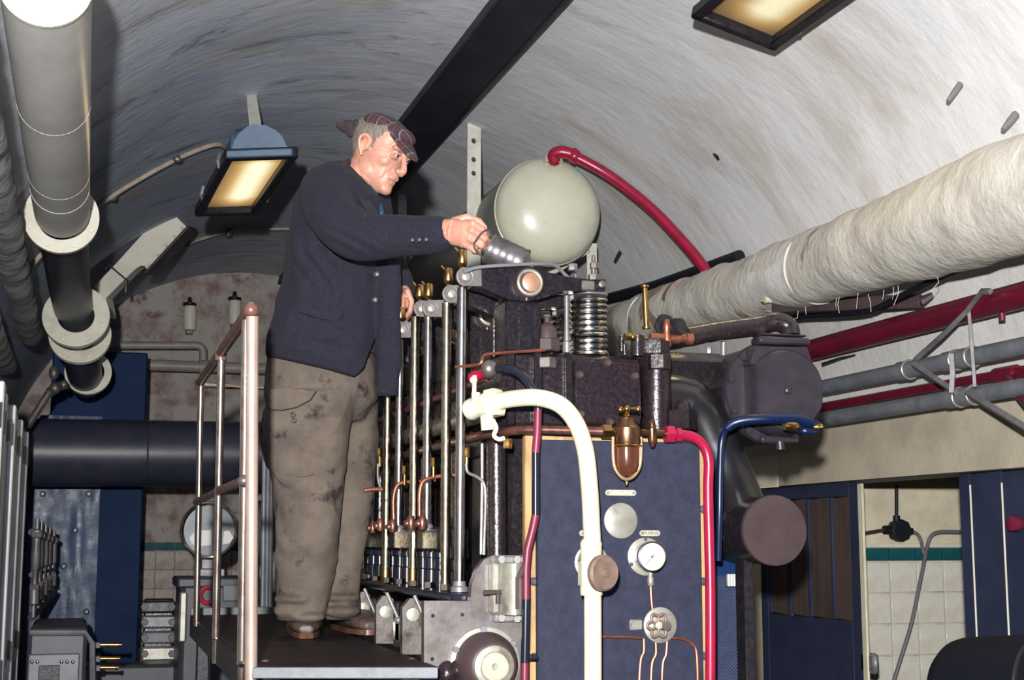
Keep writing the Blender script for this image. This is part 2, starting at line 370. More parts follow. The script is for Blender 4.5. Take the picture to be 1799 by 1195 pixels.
# ------------------------------------------------------------------ the setting
def arc_sheet(v0, v1, nv, na, thick):
    vs, fs, uvs = [], [], []
    for i in range(nv + 1):
        v = v0 + (v1 - v0) * i / nv
        for j in range(na + 1):
            a = math.pi * j / na
            r = VR + .012 * noise.noise(Vector((v * .9, a * 2.2, 0)))
            vs.append(Vector((VU + r * math.cos(a), v, VZ + r * math.sin(a))))
    n1 = len(vs)
    for i in range(nv + 1):
        v = v0 + (v1 - v0) * i / nv
        for j in range(na + 1):
            a = math.pi * j / na; vs.append(Vector((VU + (VR + thick) * math.cos(a), v, VZ + (VR + thick) * math.sin(a))))
    k = na + 1
    for i in range(nv):
        for j in range(na):
            fs.append((i * k + j, i * k + j + 1, (i + 1) * k + j + 1, (i + 1) * k + j))
            fs.append((n1 + i * k + j, n1 + (i + 1) * k + j, n1 + (i + 1) * k + j + 1, n1 + i * k + j + 1))
        for j in (0, na): fs.append((i * k + j, (i + 1) * k + j, n1 + (i + 1) * k + j, n1 + i * k + j))
    for i in (0, nv):
        for j in range(na): fs.append((i * k + j, i * k + j + 1, n1 + i * k + j + 1, n1 + i * k + j))
    mb = MB(); mb.add(vs, fs); return mb
vault = struct('ceiling', arc_sheet(-5.0, 12.0, 110, 64, .12), m_vault)
me = vault.data; uvl = me.uv_layers.new(name='UVMap'); off = vault.location
co = np.empty(len(me.vertices) * 3); me.vertices.foreach_get('co', co); co = co.reshape(-1, 3) + np.array(off)
li = np.empty(len(me.loops), dtype=int); me.loops.foreach_get('vertex_index', li)
uvv = np.stack([co[:, 1], np.arctan2(co[:, 2] - VZ, co[:, 0] - VU) * VR], 1)[li]
uvl.data.foreach_set('uv', uvv.ravel())

struct('floor', MB().bb((-1.0, -5.2, -.12), (5.6, 12.3, 0), 0), m_floor)
struct('wall_left', MB().bb((-.77, -5.0, 0), (-.65, 12, VZ), 0), m_dirty_wall)
RW = VU + VR                                                                   # face of the right wall
wr = MB()
wr.bb((RW, -5.0, 0), (RW + .14, 3.55, 2.0), 0)                                 # below the lintel, on this side of the doors
wr.bb((RW, 6.48, 0), (RW + .14, 12, 2.0), 0)
struct('wall_right', wr, m_cream_wall)
lz0, lz1 = 2.005, 2.31
struct('trim_1', MB().bb((RW - .055, -5.0, lz0), (RW + .14, 6.19, lz1), .004), m_beige_wall)
struct('trim_2', MB().bb((RW - .055, 6.196, lz0), (RW + .14, 12, lz1 - .02), .004), m_cream_wall)
# springing of the vault above the lintel: rough whitewashed masonry
sp = MB(); nv = 60
vs, fs = [], []
for i in range(nv + 1):
    v = -2.6 + 14.6 * i / nv
    for j in range(7):
        a = .10 + .42 * j / 6; r = VR - .018 - .010 * (noise.noise(Vector((v * 3, a * 9, 4))) + .6 * noise.noise(Vector((v * 8, a * 20, 9))))
        vs.append((VU + r * math.cos(a), v, VZ + r * math.sin(a)))
for i in range(nv):
    for j in range(6): fs.append((i * 7 + j, i * 7 + j + 1, (i + 1) * 7 + j + 1, (i + 1) * 7 + j))
sp.add(vs, fs); struct('trim_3', sp, m_white_wall)
# far end wall: upper rendered half-disc and a tiled lower half
wb = MB(); poly = [Vector((VU - VR - .1, 12, 1.735)), Vector((VU + VR + .1, 12, 1.735))] + [va(math.pi * j / 40, 12, -.05) for j in range(41)]
wb.prism(poly, (0, .12, 0)); wb.bb((-.75, 12.012, 0), (3.35, 12.12, 1.735), 0)
wall_back = struct('wall_back', wb, m_dirty_wall)
def tile_mesh(name, w, h, d, mat):
    me = MB().box((0, 0, 0), (w, d, h), .0025).mesh(name); me.materials.append(mat); return me
def tiles(parent, u0, v, ncol, top, rows, me, me_t, me_h, step=.152):
    o_ = wloc(parent)
    for c in range(ncol):
        for k in range(rows + 1):
            o = bpy.data.objects.new('tile', me_h if k == 0 else me); C.objects.link(o); o.parent = parent
            zc = top - me_t / 2 if k == 0 else top - me_t - .003 - step * (k - .5)
            o.location = Vector((u0 + step * (c + .5) + random.uniform(-.0006, .0006), v + random.uniform(-.001, .001), zc)) - o_
t_white = tile_mesh('tile', .147, .147, .02, m_tile); t_old = tile_mesh('tile', .147, .147, .02, m_tile_old)
t_teal = tile_mesh('tile', .147, .062, .02, m_teal)
tiles(wall_back, -.62, 12.006, 25, 1.735, 6, t_old, .065, t_teal)
# the passage seen through the doorway
cv = 6.31
wc = struct('wall_passage', MB().bb((RW + .14, cv + .012, 0), (5.4, cv + .13, 2.45), 0), m_cream_wall)
tiles(wc, 3.40, cv + .006, 10, 1.715, 8, t_white, .066, t_teal)
struct('trim_4', MB().bb((3.40, cv - .028, 1.716), (4.92, cv + .014, 1.735), .004), m_greycream)
struct('wall_passage_side', MB().bb((5.3, 3.2, 0), (5.42, 6.4, 2.45), 0), m_cream_wall)
struct('wall_passage_near', MB().bb((RW + .14, 3.1, 0), (5.4, 3.22, 2.45), 0), m_cream_wall)
struct('ceiling_passage', MB().bb((RW + .1, 3.1, 2.32), (5.42, 6.44, 2.45), 0), m_white_wall)

# doors in the right wall
d1 = thing('door_1', 'navy double door leaf with brown boards above, closed, under beige lintel', 'door', (RW, 5.95, 0)); d1['kind'] = 'structure'
del d1['category']
ux = RW - .018
part('door_frame', MB().bb((ux, 5.52, 0), (ux + .028, 5.60, 2.004)).bb((ux, 6.40, 0), (ux + .028, 6.47, 2.004)).bb((ux, 5.601, 1.945), (ux + .028, 6.399, 2.004)), m_navy_door, d1)
part('lower_panel', MB().bb((ux, 5.602, .02), (ux + .026, 6.398, 1.40)), m_navy_door, d1)
seam = [X(px, 960, ux)[1] for px in (1515, 1459, 1418, 1382, 1345)]
seam = [5.605, X(1459, 960, ux)[1], X(1418, 960, ux)[1], X(1382, 960, ux)[1], 6.395]
for a, b in zip(seam, seam[1:]):
    part('board', MB().bb((ux + .012, a + .012, 1.402), (ux + .026, b - .012, 1.943), .004), m_door_wood, d1)
    part('bead', MB().bb((ux + .004, b - .010, 1.402), (ux + .024, b + .010, 1.943), .003), m_navy_door, d1)
d2 = thing('door_2', 'plain navy sliding door of wide planks right of the doorway', 'door', (RW, 4.2, 0)); d2['kind'] = 'structure'
del d2['category']
e = [X(px, 960, ux)[1] for px in (1692, 1708, 1764, 1830)]
ed = [4.775, X(1709, 960, ux)[1], X(1765, 960, ux)[1], 4.18, 3.92, 3.56]
for a, b in zip(ed, ed[1:]):
    part('plank', MB().bb((ux, b + .003, .02), (ux + .03, a - .003, 2.003), .003), m_navy_door, d2)
    if b > 4.17: part('bead', MB().bb((ux - .003, b - .0022, .4), (ux + .012, b + .0022, 1.96), .001), m_greycream, d2, 'thin white bead in the plank joint')
hk = MB().lathe(X(1795, 920, ux), (-1, 0, 0), [(0, .02), (.02, .03), (.045, .028), (.05, .01)], 16)
part('knob', hk, m_maroon, d2, 'dark red round knob')
struct('trim_5', MB().bb((RW - .024, 5.478, 0), (RW - .012, 5.517, 1.995), .003), m_cream)

# ------------------------------------------------------------------ left of the tunnel: pipes, cabinet, switchgear
lp = thing('flanged_pipe', 'fat grey overhead pipe with cream bolted flanges receding along the left', 'pipe', (-.09, 5.5, 2.9))
def on_axis(px, py, r_w): return Y(px, py, r_w)
# the pipe runs along the tunnel 1.33 m above the lens, then drops in a bend
A0 = D(83, 20, 3.60); A1 = D(105, 326, 3.60 * 930 / 624)
axv = (A1 - A0).normalized(); rp = m(75, A0)
Aend = D(124, 520, 3.60 * 930 / 440)
path = fillet([A0, Aend, D(152, 615, dep(Aend) + .25), D(158, 690, dep(Aend) + .62)], .3, 8)
part('pipe', MB().tube([D(80, -30, 3.6 * 930 / 980), A0, D(105, 326, dep(A1))], rp, 32).tube([D(105, 326, dep(A1)) + axv * .003, D(109, 372, dep(A1) * 624 / 575)], rp * 1.012, 32), m_pipe_grey, lp)
b0 = D(110, 395, 3.60 * 930 / 552)
pp = [b0, D(116, 452, 3.6 * 930 / 498), D(124, 515, 3.6 * 930 / 445), D(136, 575, 8.0), D(143, 625, 8.4), D(152, 672, 9.0)]
part('pipe', MB().tube(spline(pp, 5), [rp * .97] * (5 * 5 + 1), 28), m_bigpipe, lp, 'dark lower length of pipe')
def flange(c, ax, R, r_in, t):
    mb = MB(); a, b, t_ = frame(ax); vs, fs = [], []; n = 40
    for h, r in ((-t / 2, r_in), (-t / 2, R), (t / 2, R), (t / 2, r_in)):
        for j in range(n):
            q = 2 * math.pi * j / n; vs.append(Vector(c) + t_ * h + (a * math.cos(q) + b * math.sin(q)) * r)
    for i in range(4):
        k = (i + 1) % 4
        for j in range(n): fs.append((i * n + j, i * n + (j + 1) % n, k * n + (j + 1) % n, k * n + j))
    mb.add(vs, fs); return mb
fl = [((108, 383), 3.6 * 930 / 562, 64, axv), ((134, 557), 7.75, 57, (pp[3] - pp[2])), ((141, 590), 8.1, 53, (pp[4] - pp[3])), ((155, 655), 8.85, 40, (pp[5] - pp[4]))]
for (px, py), d, rpx, ax in fl:
    c = D(px, py, d); ax = Vector(ax).normalized(); R = rpx * d / FPX
    f = part('flange', flange(c, ax, R, rp * .9, .035), m_flange, lp)
    a, b, _ = frame(ax); bm_ = MB()
    for j in range(8):
        q = 2 * math.pi * (j + .5) / 8; cc = c + (a * math.cos(q) + b * math.sin(q)) * R * .86
        part('bolt', MB().hexa(cc - ax * .020, ax, R * .055, .012), m_greycream, f)
c = D(80, -30, 3.6 * 930 / 980)
part('flange', flange(c, axv, rp * 1.03, rp * .5, .014), m_flange, lp)
# shiny seam rings on the pipe
for py, dd in ((178, 3.6 * 930 / 772), (300, 3.6 * 930 / 650)):
    part('seam', MB().torus(D(83 + (py - 20) * .072, py, dd), axv, rp - .001, .0022, 40, 6), m_pipe_grey, lp)

def lagged(name, pts, radii, mat, label, cat, grp=None, n=26, amp=.012, step=5, fr=7):
    P = spline(pts, step); R0 = np.interp(np.linspace(0, 1, len(P)), np.linspace(0, 1, len(radii)), radii)
    mb = MB(); mb.tube(P, list(R0), n)
    for i in range(len(P) * n):
        c = P[i // n]; d_ = mb.v[i] - c; k = noise.noise(mb.v[i] * fr) + .5 * noise.noise(mb.v[i] * fr * 2.6)
        mb.v[i] = c + d_ * (1 + amp / R0[i // n] * k)
    return mb
def ax_line(u, z, v0, v1, n=14): return [Vector((u, v0 + (v1 - v0) * i / n, z)) for i in range(n + 1)]
l1 = lagged('lagged_pipe', ax_line(-.335, 2.98, 1.2, 9.0, 24), [.068] * 2, m_lag_dark, '', '')
solo('lagged_pipe', l1, m_lag_dark, 'grey lagged pipe on the left wall, nearer the fat flanged pipe', 'pipe')
l2 = lagged('lagged_pipe', ax_line(-.475, 2.80, 1.2, 9.0, 24), [.066] * 2, m_lag_dark, '', '')
solo('lagged_pipe', l2, m_lag_dark, 'grey lagged pipe lower on the left wall above the silvery cabinet', 'pipe')
l3 = lagged('lagged_pipe', ax_line(-.55, 2.60, 1.2, 8.8, 24), [.05] * 2, m_lag_dark, '', '')
solo('lagged_pipe', l3, m_lag_dark, 'thin sooty lagged pipe lowest on left wall by cabinet top', 'pipe')
# valve spindle and strut under the lagging
pb = MB().cyl(D(48, 750, 8.3), D(86, 690, 8.3), .022).cyl(D(86, 690, 8.3), D(108, 676, 8.3), .028).ell(D(97, 682, 8.28), (.035, .035, .035), 12).ell(D(95, 655, 8.3), (.03, .03, .045), 12).ell(D(112, 676, 8.25), (.026, .03, .03), 12)
solo('pipe_strut', pb, m_steel, 'short steel strut with round joints below the lagged pipes', 'bracket')

cab = thing('metal_cabinet', 'tall silvery ribbed metal cabinet at the left edge of the room', 'cabinet', (-.47, 6.6, 0))
cz = X(50, 762, -.30)[2]
part('body', MB().bb((-.60, 5.0, 0), (-.318, 8.3, cz - .01), .004), m_alu, cab)
ys = [X(px, 950, -.30)[1] for px in (2, 9, 14, 22, 27, 36, 41, 48)]
ys = sorted(5.0 + 3.3 * t for t in (.02, .2, .32, .5, .62, .74, .86, .985))
for i, yy in enumerate(ys):
    part('rib', MB().bb((-.318, yy - (.10 if i % 2 else .05), .02), (-.300 + (.012 if i % 2 else 0), yy + .05, cz - .012), .006), m_alu if i % 2 else m_white, cab)
    for zz in (1.2, 2.15): part('hinge', MB().cyl((-.30, yy + .085, zz), (-.30, yy + .085, zz + .09), .014, n=10), m_steel, cab)

bp = thing('large_cross_pipe', 'very fat dark pipe lying across the far left of the tunnel', 'pipe', (.4, 9.6, 2.3))
pv = 9.6; pa, pbb = Y(48, 795, pv), Y(520, 799, pv); pr_ = (Y(140, 738, pv) - Y(140, 858, pv)).z / 2 * .985
part('barrel', MB().tube([pa + (pbb - pa) * t for t in (0, .5, 1)], pr_, 48), m_bigpipe, bp)
part('weld_seam', MB().torus(pa + (pbb - pa) * .43, pbb - pa, pr_ - .002, .006, 48, 6), m_bigpipe, bp)

nv_ = 10.4
q0, q1 = Y(165, 640, nv_), Y(250, 1110, nv_)
solo('blue_column', MB().bb((Y(92, 640, nv_).x, nv_, 0), (Y(250, 900, nv_).x, nv_ + .5, Y(200, 618, nv_).z), .01), m_navy, 'dark navy column behind the fat cross pipe', 'column')
bs = thing('blue_sheet_panel', 'shiny dented blue sheet metal panel under the fat cross pipe', 'panel', (Y(110, 1100, 10.3).x, 10.3, 0))
s0, s1 = Y(52, 860, 10.3), Y(166, 1110, 10.3)
sh = MB(); vs, fs = [], []
for i in range(19):
    for j in range(25):
        vs.append((s0.x + (s1.x - s0.x) * i / 18, 10.3 + .012 * noise.noise(Vector((i * .35, j * .3, 2))), .4 + (Y(100, 730, 10.3).z - .4) * j / 24))
for i in range(18):
    for j in range(24): fs.append((i * 25 + j, i * 25 + j + 1, (i + 1) * 25 + j + 1, (i + 1) * 25 + j))
sh.add(vs, fs); part('sheet', sh, m_navy_gloss, bs)
part('back_frame', MB().bb((s0.x, 10.33, .1), (s1.x, 10.38, Y(100, 730, 10.3).z)), m_navy, bs)
for px, py in ((75, 868), (156, 868), (132, 932), (112, 995), (152, 1075), (70, 1075)):
    part('rivet', MB().lathe(Y(px, py, 10.285), NB, [(-.01, .022), (.004, .02), (.012, .010)], 12), m_zinc, bs)
# rack of small valves and pumps on the left
rk = thing('valve_rack', 'row of small upright steel valves before the blue sheet panel', 'rack', (-.2, 8.9, 1.4))
rx = [(58, 8.2), (66, 8.45), (74, 8.7), (82, 8.95), (90, 9.2)]
for i, (px, v) in enumerate(rx):
    t0, t1 = Y(px, 912 + i * 5, v), Y(px, 1085 - i * 10, v); h = t0.z - t1.z
    vb = MB().lathe(t1, (0, 0, 1), [(0, .012), (h * .12, .012), (h * .14, .026), (h * .3, .026), (h * .32, .014), (h * .48, .014), (h * .5, .022), (h * .8, .020), (h * .82, .03), (h * .88, .03), (h * .9, .012), (h, .012)], 12)
    vp = part('valve', vb, m_steel if i % 2 else m_zinc, rk)
    for zz in (.31, .84): part('cap_nut', MB().hexa(t1 + Vector((0, -.02, h * zz)), (0, 0, 1), .026, .028), m_zinc, vp)
part('bracket', MB().tube([Y(55, 935, 8.2), Y(95, 955, 9.3)], .018, 8).tube([Y(55, 1085, 8.2), Y(95, 1040, 9.3)], .02, 8).tube([Y(55, 1010, 8.2), Y(95, 1000, 9.3)], .014, 8), m_black, rk)
gb = thing('switch_box', 'dark metal box with grey front plate below the valve rack', 'box', (-.1, 7.6, 0))
g0, g1 = Y(50, 1105, 7.6), Y(165, 1195, 7.6)
part('case', MB().bb((g0.x, 7.6, 0), (g1.x - .04, 8.6, g0.z), .02), m_junk, gb)
f0, f1 = Y(50, 1150, 7.57), Y(136, 1250, 7.57)
part('front_plate', MB().bb((f0.x, 7.57, .9), (f1.x, 7.598, f0.z), .006), m_grey_pipe, gb)
fp2 = Y(68, 1170, 7.55); fp3 = Y(104, 1195, 7.55)
part('vent', MB().bb((fp2.x, 7.56, fp3.z - .1), (fp3.x, 7.569, fp2.z), .003), m_black, gb)
part('lid_rim', MB().tube([Y(52, 1112, 7.58), Y(150, 1112, 7.58), Y(162, 1130, 7.58), Y(163, 1230, 7.58)], .016, 8), m_zinc, gb)
for px in (56, 66, 108, 118, 128):
    part('screw', MB().lathe(Y(px, 1163, 7.57), NB, [(0, .010), (.006, .009), (.009, .004)], 10), m_bright, gb)
for py, x1 in ((1133, 208), (1157, 205), (1173, 202)):
    bpn = thing('brass_rod_end', {1133: 'topmost of three short brass rods beside the dark switch box', 1157: 'middle one of three short brass rods beside the dark switch box', 1173: 'lowest of three short brass rods beside the dark switch box'}[py], 'rod', Y(190, py, 7.7), 'brass rods by the switch box')
    part('rod', MB().cyl(Y(168, py, 7.7), Y(x1, py, 7.7), .010, n=12), m_brass, bpn)
    part('holder', MB().bb(Y(163, py - 4, 7.68), Y(176, py + 5, 7.74)), m_junk, bpn)
    part('tip', MB().cyl(Y(x1, py, 7.7), Y(x1 + 6, py, 7.7), .013, n=12), m_brass_dk, bpn)
# stacked terminal plates
tb = thing('terminal_stack', 'stack of four bolted metal plates left of the railing', 'terminal block', Y(276, 1195, 9.2))
for k, (a, b, mt) in enumerate(((1056, 1077, m_grey_iron), (1082, 1104, m_zinc), (1110, 1131, m_grey_pipe), (1137, 1161, m_silver))):
    p0, p1 = Y(247 if k == 0 else 249, a, 9.2), Y(308 if k < 3 else 308, b, 9.2)
    pl = part('plate', MB().bb((p0.x, 9.2, p1.z), (p1.x, 9.26, p0.z), .012), mt, tb)
    for px in (254, 302): part('bolt', MB().hexa(Y(px, (a + b) / 2, 9.19), NB, .024, .03), m_junk, pl)
part('backing_bar', MB().bb((Y(252, 1100, 9.27).x, 9.262, .2), (Y(304, 1100, 9.27).x, 9.32, Y(270, 1052, 9.27).z), .01), m_oily_brown, tb)
solo('floor_chest', MB().bb((Y(120, 1175, 8.9).x, 8.9, 0), (Y(312, 1175, 8.9).x, 9.18, Y(260, 1168, 8.9).z), .02), m_junk, 'low dark steel chest under the stacked terminal plates', 'chest')
# round dial instrument on a post
dv_ = 8.6; dc = Y(368, 932, dv_); dr = m(49, dc)
dl = thing('round_dial', 'large round dial with bright rim and white segments behind the railing', 'dial', (dc.x, dv_, 1.45))
part('drum', MB().lathe(dc + Vector((0, .16, 0)), NB, [(0, dr * .8), (.03, dr * .98), (.14, dr), (.15, dr)], 40), m_junk, dl)
part('rim', MB().torus(dc + Vector((0, .002, 0)), NB, dr * .97, .012, 48, 8), m_bright, dl)
part('face', MB().lathe(dc + Vector((0, .012, 0)), NB, [(0, dr * .95), (.004, dr * .95)], 40), m_glass_dial, dl)
def seg(px, pts, dy): return [Y(a, b, dv_ - dy) for a, b in pts]
part('segment', MB().prism(seg(0, ((352, 932), (371, 932), (371, 958), (352, 960)), .0), (0, -.012, 0)), m_white, dl)
part('segment', MB().prism(seg(0, ((393, 934), (402, 932), (410, 945), (402, 955), (391, 957)), .0), (0, -.012, 0)), m_white, dl)
part('segment', MB().prism(seg(0, ((332, 945), (341, 935), (341, 958), (336, 955)), .0), (0, -.012, 0)), m_white, dl)
part('neck', MB().bb(Y(354, 982, dv_ + .05), Y(384, 1000, dv_ + .12)).bb(Y(350, 1000, dv_ + .05), Y(392, 1012, dv_ + .14)), m_zinc, dl)
part('post', MB().cyl(Y(368, 1012, dv_ + .1), Y(368, 1020, dv_ + .1), .05), m_junk, dl)
bx = thing('battered_box', 'worn metal box with a red badge below the round dial', 'box', (Y(365, 1100, 8.5).x, 8.6, 0))
b0, b1 = Y(318, 1018, 8.5), Y(425, 1130, 8.5)
part('case', MB().bb((b0.x, 8.5, .3), (b1.x, 8.95, b0.z), .03), m_junk, bx)
part('lid', MB().bb((b0.x - .02, 8.47, b0.z - .05), (b1.x + .02, 8.98, b0.z + .01), .012), m_junk, bx)
part('badge', MB().torus(Y(366, 1046, 8.46), NB, .045, .014, 24, 8), m_redmark, bx, 'red ring badge')
part('panel', MB().bb(Y(392, 1028, 8.46) , Y(418, 1056, 8.49), .004), m_glass_dial, bx)
part('clip', MB().bb(Y(316, 1040, 8.44), Y(326, 1128, 8.49), .01), m_silver, bx)

# beige pipes on the far wall and the two cream canisters
bpv = 11.6
p1 = fillet([Y(150, 607, bpv), Y(357, 607, bpv), Y(357, 640, bpv)], .06)
solo('beige_pipe', MB().tube(p1, .032, 14), m_beige_pipe, 'thin beige pipe turning down on the stained far wall', 'pipe')
p2 = [Y(185, 655, bpv), Y(225, 646, bpv), Y(258, 642, bpv), Y(362, 645, bpv), Y(520, 650, bpv)]
bp2 = thing('beige_pipe', 'thicker beige pipe with a collar running across far wall', 'pipe', Y(300, 645, bpv))
part('pipe', MB().tube(spline(p2, 5), .046, 16), m_beige_pipe, bp2)
part('collar', MB().cyl(Y(350, 645, bpv), Y(366, 645, bpv), .062, n=18), m_beige_pipe, bp2)
for px, py, lb in ((333, 559, 'left cream canister on the stained far wall above beige pipes'), (412, 549, 'cream canister on far wall right beside the railing top')):
    c = Y(px, py, 11.85); ct = thing('wall_canister', lb, 'canister', c, 'cream canisters on the far wall')
    part('body', MB().lathe(Y(px, py + 21, 11.88), (0, 0, 1), [(0, .045), (.01, .052), (.19, .052), (.2, .045)], 20), m_greycream, ct)
    part('cap', MB().lathe(Y(px, py - 22, 11.88), (0, 0, 1), [(0, .056), (.02, .056), (.03, .02), (.07, .014)], 16), m_black, ct)
    part('bracket', MB().bb(Y(px - 5, py - 10, 11.93), Y(px + 5, py + 30, 11.99)), m_steel, ct)

# cream sheet-metal vent duct under the vault, left
vd = 9.3
def vp(px, py, dv=0): return D(px, py, vd + dv)
vo = thing('vent_duct', 'cream sheet metal vent duct with an open flanged mouth, left of the lit lamp', 'duct', vp(250, 470))
hd = FWD * .16
outl = [(166, 503), (204, 463), (250, 412), (273, 386), (283, 379), (296, 377), (310, 381), (328, 399), (259, 474), (254, 467), (247, 467), (240, 471), (228, 482), (186, 524)]
part('duct', MB().prism([vp(*q) for q in outl], hd), m_greycream, vo)
part('elbow', MB().prism([vp(*q) for q in ((166, 503), (186, 524), (191, 549), (192, 560), (180, 560), (176, 540))], hd), m_greycream, vo)
rimd = (vp(328, 399) - vp(259, 474)).normalized(); a_ = rimd; n_ = (FWD * -1).cross(a_).normalized()
part('mouth_flange', MB().box((vp(294, 437) + hd * .5) + CUP * -.010 + RIGHT * .006, ((vp(328, 399) - vp(259, 474)).length + .04, .022, .24), .004, (a_, n_, FWD)), m_grey_iron, vo)
part('clamp_bar', MB().box(vp(205, 477, -.015), (.20, .012, .02), .003, ((vp(228, 497) - vp(184, 460)).normalized(), ((vp(228, 497) - vp(184, 460)).normalized()).cross(FWD).normalized(), FWD)), m_bright, vo)
part('clamp_bolt', MB().cyl(vp(221, 492, -.01), vp(221, 514, -.01), .010, n=10).cyl(vp(188, 464, -.01), vp(186, 473, -.01), .010, n=10), m_steel, vo)
for q in ((320, 401), (307, 416), (292, 432), (278, 448), (262, 466)):
    part('rivet', MB().ell(vp(*q, -.003), (.012, .012, .012), 8), m_greycream, vo)
# conduits round the arch
def arc_cable(pts, off, r): return MB().tube(spline([V(a, b, off) for a, b in pts], 6), r, 8)
c1 = thing('conduit', 'bent brown conduit round the arch ending at the lit lamp', 'conduit', V(260, 308))
part('tube', arc_cable([(40, 492), (68, 452), (120, 402), (178, 358), (240, 318), (310, 280), (360, 259), (382, 254), (394, 258), (404, 266)], .02, .013), m_beige_cable, c1)
for q in ((100, 418), (197, 346), (312, 279)): part('clip', MB().ell(V(*q, .02), (.03, .02, .025), 10), m_steel, c1)
c2 = thing('conduit', 'thin brown conduit round the arch above the cream vent duct', 'conduit', V(420, 405))
part('tube', arc_cable([(322, 432), (360, 418), (400, 408), (450, 403), (520, 402)], .02, .012), m_beige_cable, c2)
part('clip', MB().ell(V(402, 408, .02), (.03, .02, .04), 10), m_steel, c2)

# ------------------------------------------------------------------ floodlights
def strap_between(a, b, w, t, face):
    a, b = Vector(a), Vector(b); z = (b - a).normalized(); f = Vector(face) - z * Vector(face).dot(z); f.normalize()
    return MB().box((a + b) / 2, (w, t, (b - a).length), .002, (z.cross(f).normalized(), f, z))
def floodlight(label, corners, depths, shell_d, seed, strength, power, strap):
    c = [D(*q, d) for q, d in zip(corners, depths)]                            # far-left, far-right, near-right, near-left of the glass
    cen = sum(c, Vector()) / 4; nrm = (c[1] - c[0]).cross(c[3] - c[0]).normalized()
    if nrm.dot(EYE - cen) < 0: nrm = -nrm
    t = thing('floodlight', label, 'lamp', cen)
    fr = MB(); cs = [cen + (q - cen) * 1.0 for q in c]
    for i in range(4):
        a, b = cs[i], cs[(i + 1) % 4]; z = (b - a).normalized(); w = z.cross(nrm).normalized()
        fr.box((a + b) / 2 + nrm * .005, (.04, .05, (b - a).length + .04), .006, (w, nrm, z))
    part('frame', fr, m_black, t)
    mb = MB(); q = [cen + (k - cen) * .95 - nrm * .006 for k in c]; mb.prism(q, nrm * -.008); ln = part('lens', mb, lens_mat('ribbed_lens_' + str(seed), strength, seed), t)
    me = ln.data; uvl = me.uv_layers.new(name='UVMap'); o_ = wloc(ln); e1, e2 = q[1] - q[0], q[3] - q[0]
    A = np.array([[e1.dot(e1), e1.dot(e2)], [e1.dot(e2), e2.dot(e2)]])
    for lp_ in me.loops:
        p = me.vertices[lp_.vertex_index].co + o_ - q[0]; uvl.data[lp_.index].uv = np.linalg.solve(A, np.array([p.dot(e1), p.dot(e2)]))
    bk = MB(); back = [cen + (k - cen) * .92 - nrm * .022 for k in c]; top = [cen + (k - cen) * .55 - nrm * shell_d for k in c]; mid = [cen + (k - cen) * .84 - nrm * .11 for k in c]
    bk.loft([back, mid, top]); part('reflector_body', bk, m_lamp_blue, t)
    for (i, j, f) in ((1, 2, .25), (1, 2, .75), (3, 0, .3), (3, 0, .8)):
        p = cs[i] + (cs[j] - cs[i]) * f; w = (p - cen).normalized()
        part('latch', MB().tube([p + w * .03 + nrm * .02, p + w * .045 - nrm * .01, p + w * .03 - nrm * .05], .010, 8), m_zinc, t)
    if strap: part('hanger', strap, m_strap, t)
    ld = bpy.data.lights.new('lamp_tube', 'AREA'); ld.energy = power; ld.color = (1, .78, .42); ld.shape = 'RECTANGLE'; ld.size = .22; ld.size_y = .22
    lo_ = bpy.data.objects.new('lamp_tube', ld); C.objects.link(lo_); lo_.location = (cen + nrm * .04) - wloc(t); lo_.parent = t
    lo_.rotation_euler = nrm.to_track_quat('-Z', 'Y').to_euler()
    return t, cen, nrm
vt = V(441, 172)
fl1, cen1, nrm1 = floodlight('lit floodlight in a blue shell hanging left of the man', ((402, 271), (515, 267), (447, 366), (350, 369)), (6.45, 6.45, 7.15, 7.15), .19, 1, 1.25, 3, strap_between(vt + Vector((0, 0, .02)), D(449, 224, 6.62), .055, .012, (0, -1, 0)))
# blue half-round end of the shell
hc = [D(a, b, 6.46) for a, b in ((402, 270), (407, 262), (412, 247), (420, 234), (436, 221), (447, 218), (466, 220), (485, 229), (496, 240), (505, 258), (507, 266))]
part('end_cap', MB().prism(hc, FWD * .05), m_lamp_blue, fl1, 'blue half-round end plate')
lb = MB().box((D(400, 272, 6.42) + D(514, 268, 6.42)) / 2, ((D(514, 268, 6.42) - D(398, 272, 6.42)).length, .05, .035), .006, ((D(514, 268, 6.42) - D(400, 272, 6.42)).normalized(), FWD, CUP))
part('hinge_bar', lb, m_lamp_blue, fl1)
va2 = V(1300, -60)
fL, fR = D(1228, 19, 5.05), D(1360, 72, 5.15); nd = Vector((0, -.72, 0))
def pxl(p): q = Vector(p) - EYE; d = q.dot(FWD); return (CX + FPX * q.dot(RIGHT) / d, CY - FPX * q.dot(CUP) / d)
nR, nL = fR + nd, fL + nd
fl2, cen2, nrm2 = floodlight('lit floodlight with amber glass cut by the top edge, over the right side', (pxl(nL), pxl(nR), (1360, 72), (1228, 19)), (dep(nL), dep(nR), 5.15, 5.05), .12, 2, .95, 3, strap_between((fL + nR) / 2 + Vector((.03, 0, .12)), (fL + nR) / 2 + Vector((.08, 0, .26)), .05, .012, (0, -1, 0)))

